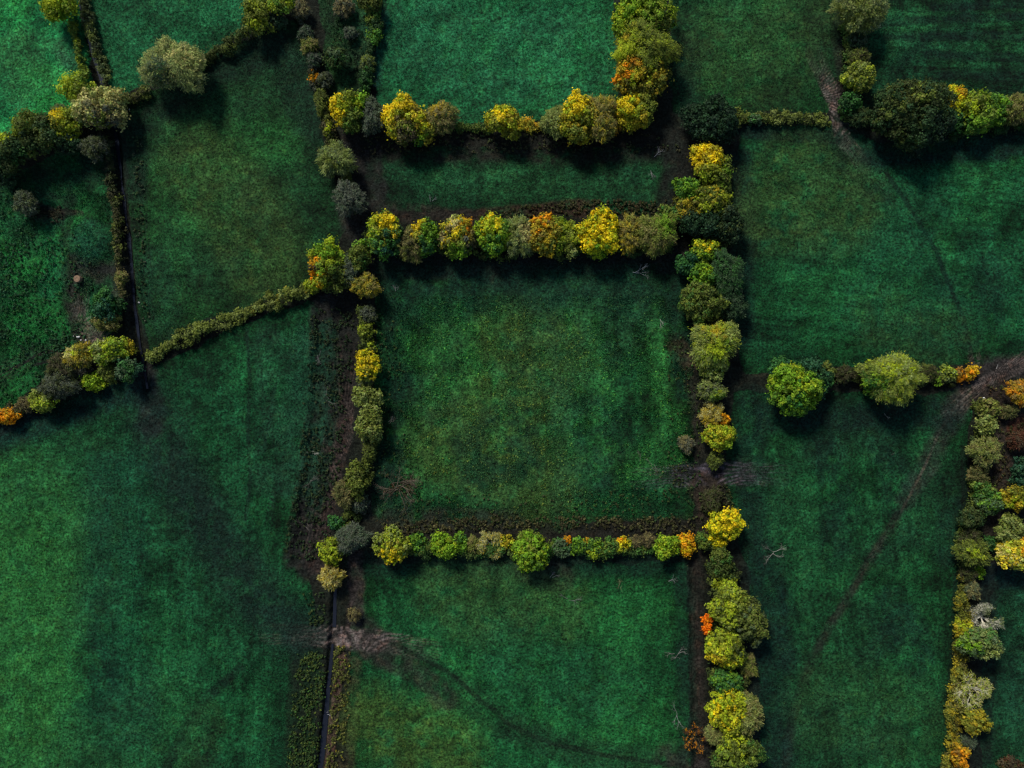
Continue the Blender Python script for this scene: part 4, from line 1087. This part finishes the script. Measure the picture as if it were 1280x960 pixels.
P(1269,137,17,17,'W','TA+OL','tan feathery tree at the right edge past the great oak',[],g)
P(1302,140,20,18,'F','OL+DO','olive tree just beyond the tan one past the great oak',[],g)
g = 'trees between the two right hand fields'
P(992,486,30,32,'F','LG2+G+YG','biggest lime tree between the right hand fields',[(.1,.3,.6,'YG2+LG'),(-.7,.5,.4,'LG'),(0,-.6,.6,'G+LG')],g,rcs=.65)
P(1015,470,20,24,'F','DG+TG+G','shaded green crown behind the biggest lime tree',[],g)
P(978,462,17,14,'F','G+TG','green shoulder tree above the biggest lime tree',[],g)
P(1032,464,9,9,'F','GG+OL','small grey green bush after the biggest lime tree',[],g)
P(1055,468,11,9,'W','BR+DO','small brown bush between the lime and the yellow olive trees',[],g)
P(1114,472,37,25,'W','YG+PO+OL2','wide yellow olive fluffy tree between the right hand fields',[(0,.4,.6,'YG+PO'),(-.8,-.3,.4,'LG+G')],g)
P(1090,488,11,9,'F','LG+G','lime bush at the foot of the wide fluffy tree',[],g)
P(1154,466,13,10,'W','DO+BR+OL','brownish bush next after the wide fluffy tree',[],g)
P(1172,473,4.5,9,'F','LG','tiny vivid lime bush before the orange end bush',[],g)
P(1184,469,11,11,'F','OL+YG+GG','olive bush beside the tiny vivid lime one',[],g)
P(1201,468,9,7,'F','AM+OR+BR','rust bush before the orange end bush',[],g)
P(1214,466,9,8,'F','OR+Y+AM','orange yellow end bush at the gateway',[],g)
g = 'trees and bushes of the far right hedge'
P(1235,509,13,13,'F','OL+TA','olive tan bush at the top of the far right hedge',[],g,rcs=.7)
P(1232,532,12,14,'F','PO+OL','pale olive bush second down the far right hedge',[],g,rcs=.7)
P(1231,564,19,15,'W','OL+TA+PO','broad pale brown bush third down the far right hedge',[],g,cat='bush')
P(1223,594,12,11,'W','TA+DO','tan brown bush above the twin green ones',[],g)
P(1229,612,13,13,'F','G+OL','green bush, upper of the twin green ones',[],g)
P(1239,628,16,15,'F','G+GG+LG','green tree, lower of the twin green ones',[],g,rcs=.8)
P(1216,648,14,12,'F','DG+DO','dusky green bush below the twin green ones',[],g)
P(1214,672,12,10,'W','DO+BR','dull brown bush halfway down the far right hedge',[],g)
P(1216,691,19,16,'W','OL2+DO','domed olive tree halfway down the far right hedge',[(-.2,.2,.4,'YG+OL')],g)
P(1211,718,9,9,'W','BR+DO','brown bush beside the vivid lime ball',[],g)
P(1224,715,8,7,'F','LG2+YG','vivid lime ball of a bush at the far right hedge',[],g)
P(1240,680,9,9,'F','DG+G','dark green bush beside the pale green right edge tree',[],g)
P(1262,662,18,17,'F','PO+OL','pale green tree above the golden one at the right edge',[],g,rcs=.75)
P(1270,694,23,20,'F','Y+YG+CR','golden tree at the right edge',[(.3,.2,.4,'AM+OR')],g,rcs=.7)
P(1271,622,18,15,'F','OL+AM','olive gold tree at the right edge above the pale green one',[(-.3,-.3,.6,'YG+AM')],g)
P(1277,588,17,17,'F','TG+DG','dark teal green tree at the right edge',[],g)
P(1275,550,13,11,'W','RB+BR','red brown bush at the right edge',[],g)
P(1275,490,13,15,'W','TA+AM+OR','orange tan bush at the right edge below the gateway',[],g)
P(1262,515,9,8,'W','TA+DO','fawn bush among the brown scrub',[],g)
P(1216,738,9,9,'W','TA+GG','buff bush above the bare white trees',[],g)
P(1236,775,21,17,'B','WH+GG','bare white limbed tree above the pale green rounded one',[(.5,.2,.7,'PO+GG')],g,tall=.8,name='bare_tree',cat='tree')
P(1207,785,12,13,'F','YG+AM+OL','mustard bush beside the bare white limbed tree',[],g)
P(1225,805,25,20,'F','PO+G+GG','pale green rounded tree in the lower far right hedge',[(-.7,.1,.4,'LG2'),(.3,-.3,.5,'PO+OL')],g,rcs=.6)
P(1221,865,24,23,'B','WH+CR','bare cream branched tree, lowest of the bare ones',[(0,0,1.5,'CR+PO+YG')],g,tall=.8,name='bare_tree',cat='tree')
P(1218,902,17,15,'F','AM+OL','amber dome shaped bush below the bare cream branched tree',[],g,cat='bush',rcs=.7)
P(1210,925,8,8,'W','GG+GY','slate green little bush under the amber dome',[],g)
P(1198,945,12,14,'F','AM+OR+BR','amber rust bush at the bottom edge of the far right hedge',[],g)

# ------------------------------------------------------------------ dead wood, stones, bale
deadwood(817,196,14,2,'pale forked branch lying in the dark upper strip',C(.42,.42,.44),70)
deadwood(814,216,12,2,'thin pale branch below the forked one in the upper strip',C(.20,.20,.20),-60)
deadwood(500,607,30,13,'brushwood heap with pale boughs by the left corner of the central field',C(.15,.115,.09),cat='brushwood heap',name='brushwood_heap',lvl=4,thin=.5)
deadwood(538,250,10,2,'pale stick lying at the left of the upper strip',C(.28,.30,.30),60)
deadwood(495,364,8,2,'small pale stick beside the neat round tan tree',C(.26,.26,.26),80)
deadwood(486,527,12,2,'dark branch with a light end beside the long pale olive tree',C(.26,.25,.22),35)
deadwood(790,340,22,2,'thin silvery branch lying just below the yellow row',C(.30,.31,.30),2)
deadwood(825,400,10,2,'short light branch low in the dark tussocks',C(.34,.34,.30),-70)
deadwood(800,575,14,2,'grey branch on the grass left of the purple tracks',C(.16,.18,.13),60)
deadwood(815,580,12,3,'second grey branch nearest the purple tracks',C(.15,.17,.12),-50)
deadwood(687,722,10,2,'pale stick in shade below the largest lime green tree',C(.36,.34,.32),55)
deadwood(712,750,16,3,'dark fallen branch in the lower middle field',C(.17,.19,.16),10)
deadwood(775,732,8,4,'small brown brush tuft in the lower middle field',C(.19,.17,.09),cat='brushwood heap',name='brushwood_heap')
deadwood(836,727,12,2,'slim pale branch near the upper end of the brown track',C(.30,.30,.30),35)
deadwood(848,818,14,4,'tangled grey branch beside the brown track',C(.24,.23,.21),60)
deadwood(847,890,18,3,'long grey branch lying along the brown track',C(.22,.24,.22),-75)
deadwood(1105,516,10,1,'single straight pale stick in the lower right field',C(.42,.42,.34),-40,lvl=2)
deadwood(968,690,18,4,'bleached brush heap beside the slender olive tree',C(.24,.23,.20),cat='brushwood heap',name='brushwood_heap')
deadwood(1246,462,8,1,'white stick on the gateway tracks',C(.55,.52,.48),40,lvl=1)
deadwood(398,442,14,2,'long grey bough on the churned strip, highest',C(.13,.12,.12),-85)
deadwood(408,500,14,3,'forked grey bough midway on the churned strip',C(.15,.13,.12),-65)
deadwood(388,600,16,3,'leaning grey bough on the churned strip beside the field',C(.14,.13,.12),55)
deadwood(390,565,10,3,'small light boughs at the field edge of the churned strip',C(.28,.28,.24),5)
deadwood(377,655,12,3,'dark bough low on the churned strip',C(.12,.11,.10),-30)
deadwood(1115,570,7,1,'tiny twig in the lower right field',C(.13,.13,.11),20,lvl=2)
deadwood(407,893,7,2,'pale twigs fallen across the lower ditch',C(.45,.45,.48),20,lvl=2)

def stone(x, y, r, label, col, cat='stone', grp='pale stones by the copse', flat=.6, name='stone'):
    rng = np.random.default_rng(int(x * 9 + y))
    n1_, n2_ = 12, 8; V = []
    for a in range(n2_ + 1):
        ph = math.pi * a / n2_
        for b in range(n1_):
            th = math.tau * b / n1_
            rr = r * (1 + .22 * math.sin(2 * th + x) * math.sin(ph) + rng.normal(0, .05))
            V.append((rr * math.sin(ph) * math.cos(th), rr * math.sin(ph) * math.sin(th) * .8, rr * math.cos(ph) * flat + r * flat * .7))
    F = []
    for a in range(n2_):
        for b in range(n1_):
            b2 = (b + 1) % n1_
            F.append((a * n1_ + b, (a + 1) * n1_ + b, (a + 1) * n1_ + b2, a * n1_ + b2))
    o = link(name, mesh_from(name, np.array(V), np.array(F), np.tile(col, (len(V), 1)), False), None, M_BARK)
    gx, gy = W(x, y); o.location = (gx, gy, hz(gx, gy)); props(o, label, cat, grp); return o
WHT = C(.62, .62, .60)
stone(96,421,.34,'white lump, biggest beside the churned field entrance',WHT)
stone(99,425,.20,'white lump touching the biggest one by the entrance',WHT*.8)
stone(105,425,.24,'white lump between the entrance and the copse lime tree',WHT*.9)
stone(107,429,.18,'small white lump closest to the copse lime tree',WHT*.7)
stone(90,420,.14,'small white lump farthest out in the rough field',WHT*.6)
stone(112,437,.15,'pale lump at the edge of the copse lime tree',WHT*.6)
stone(91,440,.36,'white lump against the tan fluffy bush',WHT)
stone(1230,498,.28,'lone white stone above the far right hedge',WHT,grp=None)
stone(173,378,.22,'pale stone on the bank of the dark lane',WHT*.6,grp=None)
stone(162,137,.16,'small pale stone below the brown hedge beside the cream tree',WHT*.6,grp=None)

def round_bale(x, y, r):
    """weathered round bale standing on its end: rolled side and a spiralled top"""
    n = 28; V = []; F = []
    prof = [(r * .97, 0), (r * 1.02, .15), (r * 1.0, .5), (r * 1.02, .85), (r * .94, 1.02), (r * .7, 1.06), (r * .68, 1.02), (r * .42, 1.05), (r * .40, 1.0), (r * .15, .98), (.01, .96)]
    for pr, pz in prof:
        for b in range(n):
            th = math.tau * b / n; V.append((pr * math.cos(th) * (1 + .02 * math.sin(5 * th)), pr * math.sin(th), pz))
    for a in range(len(prof) - 1):
        for b in range(n):
            b2 = (b + 1) % n; F.append((a * n + b, a * n + b2, (a + 1) * n + b2, (a + 1) * n + b))
    cc = np.tile(C(.26, .17, .11), (len(V), 1)) * np.random.default_rng(1).uniform(.7, 1.2, (len(V), 1))
    o = link('hay_bale', mesh_from('hay_bale', np.array(V), np.array(F), cc, False), None, M_BARK)
    gx, gy = W(x, y); o.location = (gx, gy, hz(gx, gy) - .03)
    props(o, 'round tan bale alone on the dark churned ground of the rough field', 'bale')
round_bale(98.5, 349, .72)

# ------------------------------------------------------------------ light, sky, camera
AZ = Vector((-0.46, 0.89, 0)).normalized(); ELEV = math.radians(41)
sund = Vector((AZ.x * math.cos(ELEV), AZ.y * math.cos(ELEV), math.sin(ELEV)))   # towards the sun
L = bpy.data.lights.new('sun', 'SUN'); L.energy = 3.0; L.angle = math.radians(11.0); L.color = (1.0, .95, .84)
lo = bpy.data.objects.new('sun', L); COL.objects.link(lo); lo.rotation_euler = (-sund).to_track_quat('-Z', 'Y').to_euler()
lo.location = (0, 0, 120)
w = bpy.data.worlds.new('World'); SC.world = w; w.use_nodes = True
nt = w.node_tree; bg = nt.nodes['Background']; sky = nt.nodes.new('ShaderNodeTexSky')
sky.sky_type = 'NISHITA'; sky.sun_disc = False; sky.sun_elevation = ELEV
sky.sun_rotation = math.atan2(AZ.x, AZ.y)
nt.links.new(sky.outputs[0], bg.inputs[0]); bg.inputs[1].default_value = 0.08

cam = bpy.data.cameras.new('camera'); co = bpy.data.objects.new('camera', cam); COL.objects.link(co)
co.location = (0, 0, H); co.rotation_euler = (0, 0, 0)
cam.sensor_fit = 'HORIZONTAL'; cam.sensor_width = 36
cam.lens = 36 * H / (1280 * PX); cam.clip_start = 1; cam.clip_end = 6000
SC.camera = co
vs = SC.view_settings; SC.display_settings.display_device = 'sRGB'
vs.view_transform = 'Standard'; vs.look = 'None'; vs.gamma = 1; vs.use_curve_mapping = False
vs.exposure = 0.35
SC.cycles.filter_width = 1.35
SC.cycles.max_bounces = 5; SC.cycles.diffuse_bounces = 3; SC.cycles.glossy_bounces = 2; SC.cycles.transmission_bounces = 2
